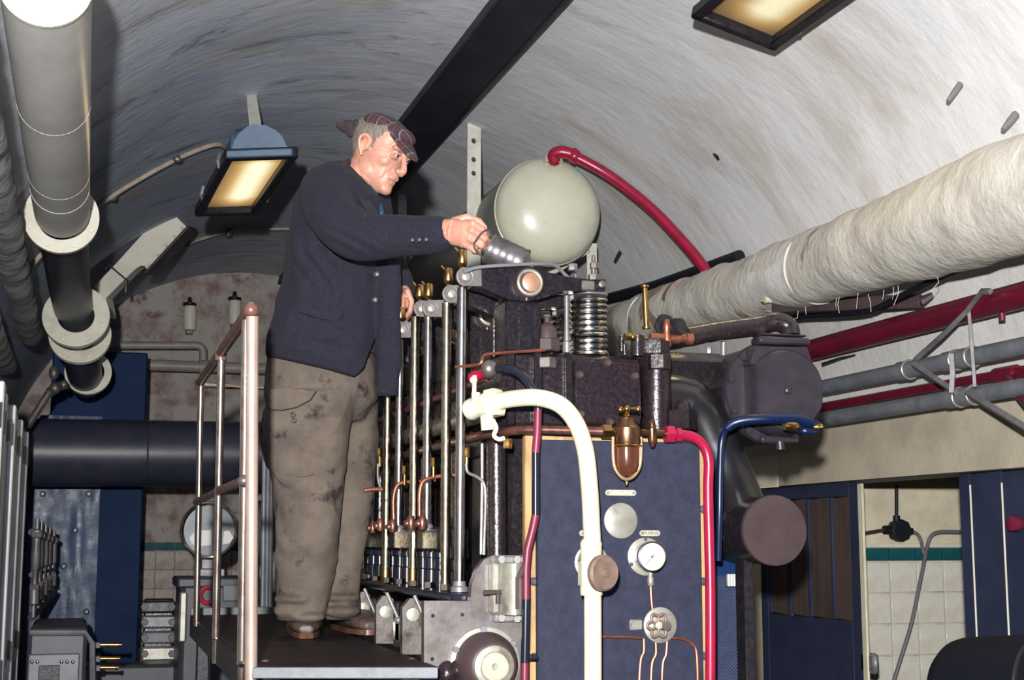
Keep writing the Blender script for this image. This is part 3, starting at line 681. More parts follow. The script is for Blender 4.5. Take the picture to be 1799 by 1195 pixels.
# ------------------------------------------------------------------ the black duct along the crown
dk = thing('ceiling_duct', 'long straight black duct running along the vault behind the man', 'duct', (1.72, 6, 3.8))
def dstrip(v): # centre on the vault
    return None
ang = math.atan2(3.967 - VZ, 1.66 - VU)
w_ = .150; nA = va(ang, 0) - Vector((VU, 0, VZ)); nA.normalize(); tA = Vector((-nA.z, 0, nA.x))
base = Vector((VU, 0, VZ)) + nA * (VR - .04)
for v0, v1 in ((1.2, 4.6), (4.606, 7.6), (7.606, 11.98)):
    part('section', MB().box(base + Vector((0, (v0 + v1) / 2, 0)), (.235, v1 - v0, .07), .006, (tA, Vector((0, 1, 0)), nA)), m_duct, dk)
    part('joint_strip', MB().box(base + Vector((0, v1 + .003, 0)), (.242, .03, .076), .004, (tA, Vector((0, 1, 0)), nA)), m_duct, dk)
part('edge_angle', MB().box(base + tA * -.118 - nA * .030 + Vector((0, 6.6, 0)), (.022, 10.7, .022), .003, (tA, Vector((0, 1, 0)), nA)), m_black, dk)

# ------------------------------------------------------------------ nails, hooks and spikes left in the vault
for i, (x0, y0, x1, y1, w, lb) in enumerate(((1690, 145, 1665, 178, .010, 'bent flat iron spike left in the vault below right floodlight'), (1788, 198, 1762, 228, .012, 'white painted spike in the vault at the right edge'),
        (1092, 440, 1080, 460, .010, 'small rusty spike in the vault right of cream tank'), (1254, 266, 1262, 280, .009, 'short black nail in vault above the red hose'))):
    a = V(x0, y0, -.01); b = D(x1, y1, dep(a) - .04)
    solo('vault_spike', MB().tube([a, a + (b - a) * .5, b], [w * 1.3, w * 1.1, w * .7], 6), m_zinc if i < 2 else m_black, lb, 'spike')

# ------------------------------------------------------------------ pipes along the right wall
LU = 2.80
lz = lambda v: 2.835 + .0 * v
pts = [Vector((LU + .02 * math.sin(v * 1.3), v, 2.80 + .022 * (v - 3))) for v in np.linspace(2.2, 9.2, 46)]
rad = [.178 - .0105 * max(0, v - 3.0) + .012 * math.sin(v * 2.1) for v in np.linspace(2.2, 9.2, 46)]
lg = thing('lagged_main', 'fat white plaster-lagged pipe sloping down the right side under the vault', 'pipe', (LU, 4.5, 2.6))
mbl = lagged('x', pts, rad, None, '', '', n=40, amp=.014, step=3, fr=5)
part('lagging', mbl, m_lag, lg)
def band(v0, v1, k, mat, nm):
    P = [p for p in spline(pts, 3) if v0 <= p.y <= v1]; R0 = [float(np.interp(p.y, np.linspace(2.2, 9.2, 46), rad)) * k for p in P]
    mb = MB(); mb.tube(P, R0, 40)
    for i in range(len(P) * 40):
        c = P[i // 40]; d_ = mb.v[i] - c; mb.v[i] = c + d_ * (1 + .06 * noise.noise(mb.v[i] * 6) + .03 * noise.noise(mb.v[i] * 17))
    part(nm, mb, mat, lg)
band(5.05, 5.45, 1.02, m_lag_white, 'plaster_patch')
band(6.25, 6.62, 1.02, m_lag_brown, 'brown_band'); band(6.76, 6.90, 1.03, m_white, 'tape_band')
fr_ = MB()
for i in range(13):
    v = random.uniform(4.2, 5.5); c = Vector((LU - .03 + random.uniform(-.05, .05), v, 2.80 + .022 * (v - 3) - .165)); fr_.tube([c, c + Vector((random.uniform(-.01, .01), 0, -.03)), c + Vector((random.uniform(-.02, .02), random.uniform(-.02, .02), -random.uniform(.03, .07)))], .0012, 4)
fo = part('frayed_thread', fr_, m_strap, lg); fo['kind'] = 'stuff'
# black cables above and below the lagging
pc = spline([Y(1040, 530, 7.9), Y(1130, 508, 7.0), Y(1240, 474, 6.2), Y(1330, 440, 5.5)], 6)
solo('black_cable', MB().tube([X(1060, 527, 2.86), X(1150, 503, 2.86), X(1240, 472, 2.86), X(1300, 450, 2.9)], .030, 10), m_rubber, 'black pipe lying along the top of the far lagging', 'cable')
low = [X(1340, 573, 2.92), X(1400, 557, 2.92), X(1470, 552, 2.92), X(1530, 545, 2.92), X(1580, 521, 2.92), X(1660, 483, 2.92), X(1740, 454, 2.92), X(1830, 420, 2.92)]
solo('black_cable', MB().tube(spline(low, 5), .012, 8), m_rubber, 'frayed black cable hanging under the white lagged pipe', 'cable')
# pipe support
bk = thing('pipe_bracket', 'rusty angle iron bracket carrying the lagged pipe from the wall', 'bracket', X(1500, 540, 3.0))
y0_, y1_ = X(1360, 540, 2.75), X(1620, 530, 3.10)
part('angle', MB().box((y0_ + y1_) / 2, ((y1_ - y0_).length, .05, .055), .004, ((y1_ - y0_).normalized(), UPZ.cross((y1_ - y0_)).normalized(), UPZ)), m_disc_brown, bk)
part('pad', MB().box(y0_ + UPZ * .03, (.10, .07, .03), .01), m_cream, bk)
part('wall_stub', MB().tube([y1_, X(1640, 518, 3.13)], [.022, .014], 8), m_disc_brown, bk)
def wall_pipe(px, py, u, r, v0, v1, name, label, mat, n=20):
    z = X(px, py, u).z; t = thing(name, label, 'pipe', (u, (v0 + v1) / 2, z)); part('pipe', MB().tube([(u, v0 + (v1 - v0) * i / 4, z) for i in range(5)], r, n), mat, t); return t, z
rp_, zr = wall_pipe(1799, 518, 3.05, .046, 1.5, 9, 'red_pipe', 'fat dark red pipe along the right wall below the lagging', m_red_wall)
part('drain_plug', MB().cyl((3.05, X(1760, 545, 3.05).y, zr - .07), (3.05, X(1760, 545, 3.05).y, zr - .04), .012, n=10), m_red_wall, rp_)
g1_, zg1 = wall_pipe(1799, 608, 3.05, .032, 1.5, 9, 'grey_pipe', 'upper grey pipe with sleeved joints along the right wall', m_grey_pipe)
g2_, zg2 = wall_pipe(1799, 680, 3.05, .030, 1.5, 9, 'grey_pipe', 'lower grey pipe along the right wall above the beige lintel', m_grey_pipe)
r2_, zr2 = wall_pipe(1799, 652, 3.16, .020, 1.5, 9, 'red_pipe', 'thin dark red pipe behind the lower grey pipe', m_red_wall)
for t, z, xs, r in ((g1_, zg1, (1590, 1672, 1700), .037), (g2_, zg2, (1675, 1700), .035)):
    for px in xs:
        v = X(px, 650, 3.05).y; part('sleeve', MB().cyl((3.05, v - .035, z), (3.05, v + .035, z), r, n=20), m_grey_pipe, t); part('ring', MB().torus((3.05, v - .035, z), (0, 1, 0), r, .004, 24, 6), m_silver, t)
vb_ = X(1760, 655, 3.14).y
part('tee', MB().cyl((3.16, vb_ - .06, zr2), (3.16, vb_ + .06, zr2), .029, n=16), m_red_wall, r2_)
part('branch', MB().tube([(3.16, vb_, zr2), X(1790, 690, 3.08), X(1830, 735, 2.98)], .019, 12), m_red_wall, r2_)
def bar(name, label, pts, r, mat=m_zinc, cat='bracket'): return solo(name, MB().tube(pts, r, 4), mat, label, cat)
bar('bracket_bar', 'diagonal flat bar hung over the fat red pipe', [X(1740, 512, 2.98), X(1725, 512, 2.98), X(1700, 545, 2.98), X(1655, 590, 2.98), X(1608, 632, 3.0)], .012)
bar('bracket_bar', 'short diagonal bar between the two grey pipes', [X(1605, 640, 3.0), X(1680, 690, 3.0)], .013)
bar('bracket_bar', 'diagonal bar below the lower grey pipe at the right edge', [X(1700, 690, 3.0), X(1799, 750, 2.95), X(1840, 775, 2.93)], .014)
bar('bracket_bar', 'thin vertical rod joining red pipe and grey pipes', [X(1702, 540, 2.99), X(1708, 610, 2.99), X(1713, 680, 2.99)], .008)
bar('bracket_bar', 'short upright threaded link between the two grey pipes', [X(1672, 622, 2.99), X(1674, 655, 2.99), X(1672, 690, 2.99)], .012)
solo('wall_spike', MB().tube([X(1445, 640, 3.1), X(1475, 630, 3.12), X(1502, 624, 3.15)], [.007, .006, .004], 6), m_black, 'black spike sticking from wall between red and grey pipes', 'spike')

# ------------------------------------------------------------------ passage fittings
jv = cv - .06
jb = thing('junction_box', 'black junction box on the passage wall above the teal tiles', 'junction box', Y(1578, 933, jv))
part('box', MB().hexa(Y(1580, 932, jv), NB, .055, .06, 8), m_rubber, jb)
part('gland', MB().cyl(Y(1553, 931, jv), Y(1568, 931, jv), .022, n=10), m_rubber, jb)
part('gland', MB().cyl(Y(1592, 932, jv), Y(1602, 934, jv), .018, n=10), m_rubber, jb)
part('gland', MB().cyl(Y(1575, 906, jv), Y(1575, 918, jv), .018, n=10), m_rubber, jb)
part('conduit', MB().cyl(Y(1575, 852, jv), Y(1575, 908, jv), .009, n=8), m_rubber, jb)
part('copper_tail', MB().cyl(Y(1520, 937, jv), Y(1555, 931, jv), .009, n=8), m_copper_dk, jb)
solo('grey_cable', MB().tube(spline([Y(1600, 934, jv), Y(1611, 938, jv), Y(1618, 950, jv), Y(1621, 965, jv - .02), Y(1625, 975, jv - .03)], 6), .009, 8), m_cable, 'short grey cable drooping from the junction box', 'cable')
solo('grey_cable', MB().tube(spline([Y(1730, 936, jv), Y(1690, 935, jv), Y(1652, 935, jv), Y(1636, 942, jv), Y(1629, 960, jv), Y(1624, 985, jv - .02), Y(1613, 1040, jv - .04), Y(1600, 1100, jv - .05), Y(1580, 1165, jv - .05), Y(1560, 1230, jv - .05)], 6), .010, 8), m_cable, 'long grey cable hanging down the white passage tiles', 'cable')
sw = thing('wall_switch', 'grey switch on the doorway edge by the brown boarded door', 'switch', X(1530, 1165, 3.22))
part('body', MB().bb(X(1521, 1145, 3.262), X(1536, 1186, 3.232), .012), m_zinc, sw)
part('stem', MB().bb(X(1519, 1110, 3.25), X(1524, 1145, 3.242), .004), m_zinc, sw)
dr_ = thing('black_drum', 'big black drum lying in the lower right corner', 'drum', (2.9, 3.6, 1.05))
da, db = D(1700, 1215, 4.6), D(1960, 1215, 4.1)
ddir = (db - da).normalized(); rr = m(93, da)
part('barrel', MB().lathe(da, ddir, [(-.05, rr * .5), (-.03, rr * .86), (0, rr * .97), (.03, rr), (.9, rr)], 48), m_rubber, dr_)
part('hoop', MB().torus(da + ddir * .36, ddir, rr, .010, 48, 8), m_black, dr_)
part('stand', MB().bb((da.x - .1, da.y - .2, 0), (da.x + .6, da.y + .15, da.z - rr * .93)), m_black, dr_)
# ------------------------------------------------------------------ platform and its railing
PZ = 1.443
pf = thing('platform', 'dark plate platform with grey front edge that the man stands on', 'platform', (.65, 4.6, 0))
cA, cB, cC, cD_ = Z(445, 1172, PZ), Z(770, 1172, PZ), Vector((.875, 6.15, PZ)), Vector((.455, 6.15, PZ))
part('deck_plate', MB().prism([cA, cB, cC, cD_], (0, 0, -.012)), m_plat, pf)
fx = (cB - cA).normalized(); fy = UPZ.cross(fx)
part('front_edge', MB().box((cA + cB) / 2 + UPZ * -.0135 - fy * .006, ((cB - cA).length, .012, .027), .002, (fx, fy, UPZ)), m_plat_edge, pf)
sx = (cD_ - cA).normalized()
part('side_angle', MB().box((cA + cD_) / 2 + Vector((.004, 0, -.045)), ((cD_ - cA).length, .012, .085), .003, (sx, UPZ.cross(sx), UPZ)), m_black, pf)
part('back_edge', MB().bb((.455, 6.152, PZ - .04), (.875, 6.17, PZ + .03), .004), m_plat_edge, pf)
for a in (cA + Vector((.05, .06, 0)), cB + Vector((-.06, .06, 0)), cC + Vector((-.05, -.05, 0)), cD_ + Vector((.05, -.05, 0))):
    part('leg', MB().bb((a.x - .025, a.y - .025, 0), (a.x + .025, a.y + .025, PZ - .013)), m_black, pf)
for q in ((466, 1162), (724, 1158)): part('rivet', MB().ell(Z(*q, PZ), (.010, .010, .004), 10), m_steel, pf)
rl = thing('handrail', 'polished steel and copper handrail on the left edge of the platform', 'railing', (.44, 4.6, PZ))
def post(a, b, d1, d2, r, mat, lb=None, foot=True):
    p = part('post', MB().cyl(D(*a, d1), D(*b, d2), r, n=18), mat, rl, lb)
    return p
post((443, 556), (441, 1230), 3.52, 3.50, .0155, m_rail_cu, 'bare copper post')
post((433, 562), (425, 1166), 3.62, 3.57, .0125, m_rail); post((425, 1172), (424, 1240), 3.57, 3.57, .010, m_rail)
post((389, 628), (379, 1122), 4.62, 4.58, .0130, m_rail); post((379, 1124), (378, 1165), 4.58, 4.58, .011, m_rail)
post((353, 678), (345, 1100), 5.58, 5.5, .0125, m_rail)
part('top_rail', MB().tube([D(441, 543, 3.55), D(388, 620, 4.62), D(350, 674, 5.62)], .0165, 14).ell(D(441, 545, 3.55), (.019, .019, .019), 12), m_rail_red, rl, 'red brown worn top rail')
part('mid_rail', MB().tube([D(428, 845, 3.585), D(384, 863, 4.6), D(344, 883, 5.55)], .0125, 12), m_rail_red, rl, 'red brown middle rail')
for q, d in (((429, 845), 3.58), ((385, 862), 4.58), ((348, 880), 5.54)): part('joint', MB().ell(D(*q, d - .012), (.018, .018, .016), 12), m_steel, rl)
for q, d in (((388, 620), 4.62), ((351, 673), 5.6)): part('joint', MB().cyl(D(*q, d) - UPZ * .025, D(*q, d) + UPZ * .014, .019, n=14), m_rail_red, rl)
part('cross_rail', MB().cyl(D(353, 678, 5.6), D(478, 683, 5.75), .0085, n=12), m_rail, rl)
part('corner_foot', MB().ell(D(430, 1166, 3.57), (.022, .022, .010), 12), m_bright, rl)

# ------------------------------------------------------------------ the engine
en = thing('diesel_engine', 'big oily black multi-cylinder diesel engine with bright push rods beside the man', 'engine', (1.32, 4.6, 0))
V0 = 3.716; PITCHV = .395
uL, uR = Y(884, 680, 3.70).x, Y(1128, 680, 3.70).x; zt, zb = Y(1000, 622, 3.70).z, Y(1000, 752, 3.70).z
NCYL = 5
part('crankcase', MB().bb((uL - .01, 3.74, .1), (1.62, 5.75, 1.56), .02), m_oily, en)
part('engine_block', MB().bb((uL + .035, 3.76, 1.561), (1.60, 5.72, zb - .004), .01), m_oily, en)
hb = MB().bb((uL, 3.70, zb), (uR, 3.70 + .34, zt), .012)
heads = []
h0 = part('cylinder_head', hb, m_oily_brown, en)
# ribs and the square cover on the front head
q = Y(1008, 632, 3.69), Y(1126, 748, 3.69)
cvp = part('cover_plate', MB().bb((q[0].x, 3.684, q[1].z), (q[1].x, 3.702, q[0].z), .006), m_oily_brown, h0)
bm1 = bolt_src(.011, .012, m_disc_brown)
for a in ((1068, 638), (1116, 661), (1019, 659), (1021, 728), (1100, 745), (1072, 742)): part('bolt', MB().lathe(Y(*a, 3.684), NB, [(-.002, .013), (.004, .012), (.010, .007)], 12), m_disc_brown, h0)
part('rib', MB().bb((uL + .005, 3.682, zb), (Y(905, 0, 3.69).x, 3.70, zt), .006).bb((Y(935, 0, 3.69).x, 3.680, zb + .01), (Y(951, 0, 3.69).x, 3.70, zt), .006).bb((Y(990, 0, 3.69).x, 3.680, zb + .01), (Y(1001, 0, 3.69).x, 3.70, zt), .004), m_oily, h0)
part('corner_column', MB().tube([Y(1153, 757, 3.74), Y(1153, 624, 3.74)], m(26, Y(1153, 690, 3.74)), 16), m_oily_brown, h0)
part('flat_hex', MB().hexa(Y(1150, 612, 3.75), UPZ, m(27, Y(1150, 612, 3.75)), .042), m_oily_brown, h0)
part('hex_nut', MB().hexa(Y(960, 638, 3.69), UPZ, m(17, Y(960, 638, 3.69)), .03), m_steel, h0)
part('hex_nut', MB().hexa(Y(1157, 637, 3.71), UPZ, m(21, Y(1157, 637, 3.71)), .045), m_oily_brown, h0)
part('injector_valve', MB().hexa(Y(961, 607, 3.72), UPZ, m(23, Y(961, 607, 3.72)), .036).lathe(Y(961, 597, 3.72), UPZ, [(0, .028), (.03, .027), (.042, .018), (.048, .008), (.062, .008), (.066, .003)], 20), m_disc_brown, h0)
def cyl_copy(o, k, parent):
    c = o.copy(); C.objects.link(c); c.parent = parent
    if parent == en: c.location = Vector(o.location) + Vector((0, PITCHV * k, 0))
    for ch in o.children:
        d = ch.copy(); C.objects.link(d); d.parent = c
    return c
# side of the engine: one barrel, a downpipe and a rib per cylinder
ub = uL
dp = part('down_pipe', MB().tube([Y(872, 780, 3.72), Y(873, 990, 3.72)], m(17, Y(873, 880, 3.72)), 18).ell(Y(872, 782, 3.72), (m(17, Y(873, 880, 3.72)),) * 3, 16), m_oily_brown, en)
sr = part('side_rib', MB().bb((ub - .015, 3.84, 1.6), (ub + .05, 3.87, zb - .02), .006), m_oily, en)
sd = part('side_cover', MB().bb((ub + .008, 3.90, 1.62), (ub + .04, 4.06, zb - .06), .012), m_black, en)
rb = MB()
pp_ = Y(918, 502, V0)
# rocker pedestal
pd = part('rocker_pedestal', MB().bb((Y(885, 0, V0).x, V0 - .02, zt - .002), (Y(947, 0, V0).x, V0 + .10, Y(900, 528, V0).z), .008).bb((Y(908, 0, V0).x, V0 - .028, zt), (Y(930, 0, V0).x, V0 - .019, Y(900, 535, V0).z), .003), m_oily, en)
part('pedestal_stay', MB().tube([Y(868, 665, V0 + .1), Y(868, 560, V0 + .1)], .012, 10), m_oily, pd)
for k in range(1, NCYL):
    for o in (h0, dp, sr, sd, pd): cyl_copy(o, k, en)
# valve gear: rocker, spring and push rod, one mesh set copied along the engine
def rk_(px, py): return Y(px, py, V0)
T = .026
arm_top = [(826, 476), (850, 473), (890, 472), (922, 470), (950, 479), (985, 488), (1030, 494), (1058, 494)]
arm_bot = [(1058, 514), (1030, 514), (985, 514), (950, 524), (922, 533), (890, 529), (850, 512), (826, 506)]
arm = MB().prism([rk_(*q) - Vector((0, T, 0)) for q in arm_top + arm_bot], (0, 2 * T, 0))
ra = part('rocker_arm', arm, m_oily, en)
part('end_plate', MB().prism([rk_(*q) - Vector((0, T + .006, 0)) for q in ((812, 474), (840, 474), (841, 506), (812, 506))], (0, .006, 0)).lathe(rk_(812, 490) + Vector((0, -T + .001, 0)), NB, [(0, m(16.5, rk_(812, 490))), (.008, m(16.5, rk_(812, 490)))], 24), m_steel, ra)
part('end_ring', MB().torus(rk_(812, 490) + Vector((0, -T - .008, 0)), NB, m(14, rk_(812, 490)), .0025, 28, 6), m_zinc, ra)
part('end_pin', MB().lathe(rk_(813, 490) + Vector((0, -T - .006, 0)), NB, [(0, .012), (.006, .0115), (.008, .006)], 20), m_silver, ra)
bc = rk_(921, 502); br = m(26, bc)
part('pivot_ring', MB().lathe(bc + Vector((0, T, 0)), NB, [(-.01, br * 1.0), (2 * T + .022, br * 1.02), (2 * T + .026, br * .95)], 36), m_disc_brown, ra)
part('pivot_face', MB().torus(bc + Vector((0, -T - .026, 0)), NB, br * .80, .0045, 36, 8).lathe(bc + Vector((0, -T - .02, 0)), NB, [(0, br * .9), (.003, br * .9)], 32), m_silver, ra)
part('pivot_cap', MB().lathe(bc + Vector((.004, -T - .022, 0)), NB, [(0, br * .66), (.008, br * .65), (.010, br * .55)], 32), m_copper_dk if False else M('copper_cap', (.40, .22, .13), .42, .5, c2=(.28, .17, .12), scale=30), ra)
part('grease_nipple', MB().cyl(bc + Vector((-.006, -T - .015, br * -.98)), bc + Vector((-.006, -T - .015, -br * 1.2)), .004, n=8).cyl(bc + Vector((-.004, 0, br)), bc + Vector((-.004, 0, br * 1.2)), .005, n=8), m_steel, ra)
part('fork', MB().bb(rk_(1016, 495) + Vector((0, -.03, 0)), rk_(1040, 514) + Vector((0, .03, 0)), .004).lathe(rk_(1050, 503) + Vector((0, -.03, 0)), NB, [(0, .010), (.008, .010), (.010, .005)], 14), m_steel, ra)
ad = MB().lathe(rk_(1043, 492), UPZ, [(0, .009), (.015, .009)], 12).hexa(rk_(1043, 488), UPZ, .017, .018).lathe(rk_(1043, 484), UPZ, [(0, .008), (.03, .008), (.03, .007), (.046, .006), (.058, .005)], 12).hexa(rk_(1044, 467), UPZ, .013, .017)
part('adjusting_screw', ad, m_steel, ra)
oc = MB().lathe(rk_(812, 476), UPZ, [(0, .007), (.004, .009), (.010, .006), (.014, .009), (.019, .0125), (.021, .0135), (.052, .0135), (.054, .0125), (.057, .0125), (.059, .005)], 20)
oc.tube([rk_(806, 443), rk_(803, 439), rk_(799, 435)], .0028, 6)
part('oil_cup', oc, m_brass, ra)
rw_ = m(9.0, rk_(810, 760))
rodA = part('push_rod', MB().lathe(rk_(807, 1036), rk_(812, 506) - rk_(807, 1036), [(0, rw_), ((rk_(812, 506) - rk_(807, 1036)).length, rw_)], 20), m_bright, en)
part('rod_foot', MB().lathe(rk_(807, 1040), UPZ, [(0, rw_ * 1.7), (.012, rw_ * 1.7), (.016, rw_ * 1.25), (.028, rw_ * 1.2)], 20), m_zinc, rodA)
sc_ = rk_(1045, 620) + Vector((0, .05, 0)); st_ = rk_(1045, 515) + Vector((0, .05, 0)); sr_ = m(30, sc_); hgt = st_.z - sc_.z; turns = 9.5
hp = [Vector((sc_.x + sr_ * math.cos(t * 2 * math.pi), sc_.y + sr_ * math.sin(t * 2 * math.pi), sc_.z + .008 + (hgt - .012) * t / turns)) for t in (i / 22 for i in range(int(turns * 22)))]
spg = part('valve_spring', MB().tube(hp, .0068, 8), m_bright, en)
part('retainer', MB().lathe(st_ + Vector((0, 0, -.004)), UPZ, [(0, sr_ * .7), (.003, sr_ * 1.12), (.010, sr_ * 1.12), (.014, sr_ * .5)], 32), m_zinc, spg)
part('seat_ring', MB().lathe(sc_ + Vector((0, 0, -.003)), UPZ, [(0, sr_ * 1.2), (.006, sr_ * 1.2), (.014, sr_ * 1.05)], 32), m_bright, spg)
part('valve_guide', MB().cyl(sc_, st_, sr_ * .62, n=20), m_black, spg)
gear = [('B1', 787, 520, -.022), ('A2', 752, 545, -.025), ('B2', 729, 548, -.007), ('A3', 703, 580, -.034), ('B3', 682, 700, -.01), ('A4', 657, 700, -.03), ('B4', 640, 700, -.02)]
rodB_len = (rk_(812, 506) - rk_(807, 1036)).length
zledge = Y(748, 922, 4.127).z
meshes_short = {}
for nm, px, py, dz in gear:
    v = X(px, 620, rk_(812, 490).x - (.0 if nm[0] == 'A' or nm == 'B1' else .013)).y; dv = v - V0
    for o in (ra, spg):
        c = o.copy(); C.objects.link(c); c.parent = en; c.location = Vector(o.location) + Vector((0, dv, dz))
        for ch in o.children:
            d = ch.copy(); C.objects.link(d); d.parent = c
    x0 = rk_(812, 490).x - (.0 if nm[0] == 'A' or nm == 'B1' else .013)
    ztop = 2.44 + dz if py < 600 else Y(px, 512, v).z
    if nm == 'B1': zbt = Y(783, 1042, v).z
    elif nm[0] == 'A': zbt = zledge - .01
    else: zbt = Y(px, 1000, v).z
    if nm == 'B1':
        mb = MB(); P = [Vector((x0 - .004, v, zbt + (ztop - zbt) * i / 60)) for i in range(61)]
        mb.tube(P, [rw_ * (1.0 + .05 * (-1) ** i) for i in range(61)], 18)
    else:
        kk = int((ztop - zbt) / .013); mb = MB().tube([(x0, v, zbt + (ztop - zbt) * i / kk) for i in range(kk + 1)], [rw_ * (.97 + .045 * (-1) ** i) for i in range(kk + 1)], 16)
    ro = part('push_rod', mb, m_rod if nm[0] == 'B' else m_bright, en)
    if nm in ('B2', 'B3', 'B4'):
        part('brass_cup', MB().lathe((x0, v, zbt - .078), UPZ, [(0, .007), (.02, .010), (.026, .010), (.028, .0165), (.078, .0165), (.082, .010), (.10, .009)], 20), m_brass, ro)
    else: part('rod_foot', MB().lathe((x0, v, zbt - .008), UPZ, [(0, rw_ * 1.5), (.012, rw_ * 1.5), (.02, rw_ * 1.1)], 18), m_zinc, ro)
# ledge, fuel plungers and the lower rail
ul = rk_(812, 490).x
part('fuel_pump_ledge', MB().bb((ul + .006, 4.0, zledge - .075), (ul + .10, 5.5, zledge - .008), .006), m_oily, en)
part('lower_rail', MB().bb((ul - .045, 3.64, Y(820, 1056, 3.7).z), (ul + .10, 5.5, Y(820, 1042, 3.7).z), .006), m_gloss_black, en)
pl0 = None
for i in range(14):
    v = 3.92 + i * .112; z0 = Y(800, 1042, 3.7).z
    if pl0 is None:
        pl0 = part('plunger', MB().lathe((ul + .05, v, z0), UPZ, [(0, .024), (.05, .024), (.054, .018), (.085, .018), (.088, .026), (.118, .026), (.12, .015), (.15, .015)], 18), m_gloss_black, en)
    else: piece(pl0, en, wloc(en) + Vector((0, .112 * i, 0)))
nz0 = None
for i in range(9):
    v = 3.80 + i * .19
    if nz0 is None: nz0 = part('rail_nut', MB().hexa((ul - .02, v, Y(820, 1038, 3.7).z + .006), UPZ, .016, .018), m_bright, en)
    else: piece(nz0, en, wloc(en) + Vector((0, .19 * i, 0)))
# fuel pump pedestals on the platform edge
for i, (px, ytop, ybot, hw) in enumerate(((724, 1052, 1150, 17), (676, 1047, 1131, 15), (637, 1040, 1112, 13))):
    pb_ = Z(px, ybot, PZ - .0); v = pb_.y; k = lambda a, b: Y(px + a, b, v)
    pe = part('pump_pedestal', MB().prism([k(-hw, ybot), k(hw, ybot), k(hw, ytop + 6), k(hw * .4, ytop), k(-hw * .2, ytop), k(-hw, ytop + 16)], (0, .03, 0)), m_greasy, en)
    part('washer', MB().lathe(k(1, ytop + 28), NB, [(0, .019), (.005, .018), (.007, .006)], 20), m_silver, pe)
    part('link_rod', MB().cyl(k(1, ytop - 6) + NB * .02, k(20, ytop + 40) + NB * .03, .006, n=10).ell(k(20, ytop + 42) + NB * .03, (.012, .012, .012), 10), m_zinc, pe)
    part('cam_roller', MB().lathe(k(hw + 16, ybot - 22) + Vector((0, .02, 0)), NB, [(-.04, .05), (0, .05), (.004, .046), (.008, .03)], 24), m_bright, pe)
    part('side_block', MB().bb(k(hw + 2, ytop + 10) + Vector((0, .012, 0)), k(hw + 14, ybot + 4) + Vector((0, .16, 0)), .006), m_oily_brown, pe)
# polished front plate with the quadrant housing and the governor cover
fv = 3.60
def fp(px, py, dv=0): return Y(px, py, fv - dv)
fpl = [(745, 1056), (826, 1056), (829, 1026), (838, 1000), (850, 984), (866, 976), (921, 976), (922, 1320), (745, 1320)]
fpt = part('front_plate', MB().prism([fp(*q) for q in fpl], (0, .03, 0)), m_steel, en)
for q in ((760, 1082), (812, 1080), (759, 1158), (758, 1176)): part('screw_hole', MB().lathe(fp(*q, -.001), NB, [(0, .005), (.003, .005)], 12), m_black, fpt)
gc = fp(851, 1166); gr = m(62, gc)
part('cover_flange', MB().lathe(gc, NB, [(0, gr * 1.03), (.010, gr * 1.02), (.012, gr * .92)], 48), m_silver, fpt)
part('governor_cover', MB().lathe(gc + NB * .012, NB, [(0, gr * .90), (.02, gr * .88), (.05, gr * .78), (.07, gr * .66), (.075, gr * .58)], 48), m_disc_brown, fpt)
part('governor_disc', MB().lathe(gc + NB * .088 + Vector((0, 0, 0)), NB, [(0, gr * .58), (.006, gr * .57), (.008, gr * .53)], 40).torus(gc + NB * .096, NB, gr * .40, .002, 40, 6), m_silver, fpt)
part('centre_disc', MB().lathe(gc + NB * .096, NB, [(0, gr * .39), (.003, gr * .38)], 36), m_centre, fpt)
part('centre_screw', MB().lathe(gc + NB * .099, NB, [(0, .009), (.004, .008)], 14), m_silver, fpt)
for a in (.6, 1.65, 2.7, 4.2, 5.4): part('bolt', MB().hexa(gc + Vector((math.cos(a) * gr * .97, -.014, math.sin(a) * gr * .97)), NB, .009, .010), m_zinc, fpt)
qc = fp(892, 1034); qa = m(44, qc)
qd = MB(); ring = []
for t in np.linspace(0, 1, 9):                                                # tall drum bulging to the front
    ang_ = math.pi * t; xo = -math.cos(ang_) * m(23, qc); yo = -math.sin(ang_) * .07
    ring.append((qc + Vector((xo, yo - .004, qa)), qc + Vector((xo, yo - .004, -qa))))
qd.loft([[a for a, b in ring] + [qc + Vector((0, 0, qa))], [b for a, b in ring] + [qc + Vector((0, 0, -qa))]])
qp = part('quadrant_drum', qd, m_silver, fpt)
part('slot', MB().prism([qc + Vector((-.002 + dx, -.0765, dz)) for dx, dz in ((0, .03), (.016, .055), (.024, .058), (.020, .04), (.010, .022), (.010, -.05), (0, -.05))], (0, .02, 0)), m_disc_brown, fpt)
part('drum_side', MB().bb(fp(858, 988) + NB * .03, fp(873, 1078), .006), m_silver, fpt)
part('drum_strap', MB().bb(fp(868, 977) + NB * .02, fp(918, 990), .004).bb(fp(864, 1078) + NB * .02, fp(916, 1092), .004), m_zinc, fpt)
for q in ((876, 983), (903, 983), (876, 1085), (903, 1086)): part('bolt', MB().hexa(fp(*q) + NB * .026, NB, .011, .012), m_silver, fpt)
part('lever_pin', MB().cyl(fp(843, 1041) + NB * .035, fp(874, 1040) + NB * .035, .007, n=10).cyl(fp(868, 1036) + NB * .035, fp(868, 1060) + NB * .035, .006, n=10), m_disc_brown, fpt)
part('casting_corner', MB().ell(fp(785, 1185), (.03, .03, .035), 14).ell(fp(800, 1178), (.022, .03, .03), 12), m_oily_brown, fpt)
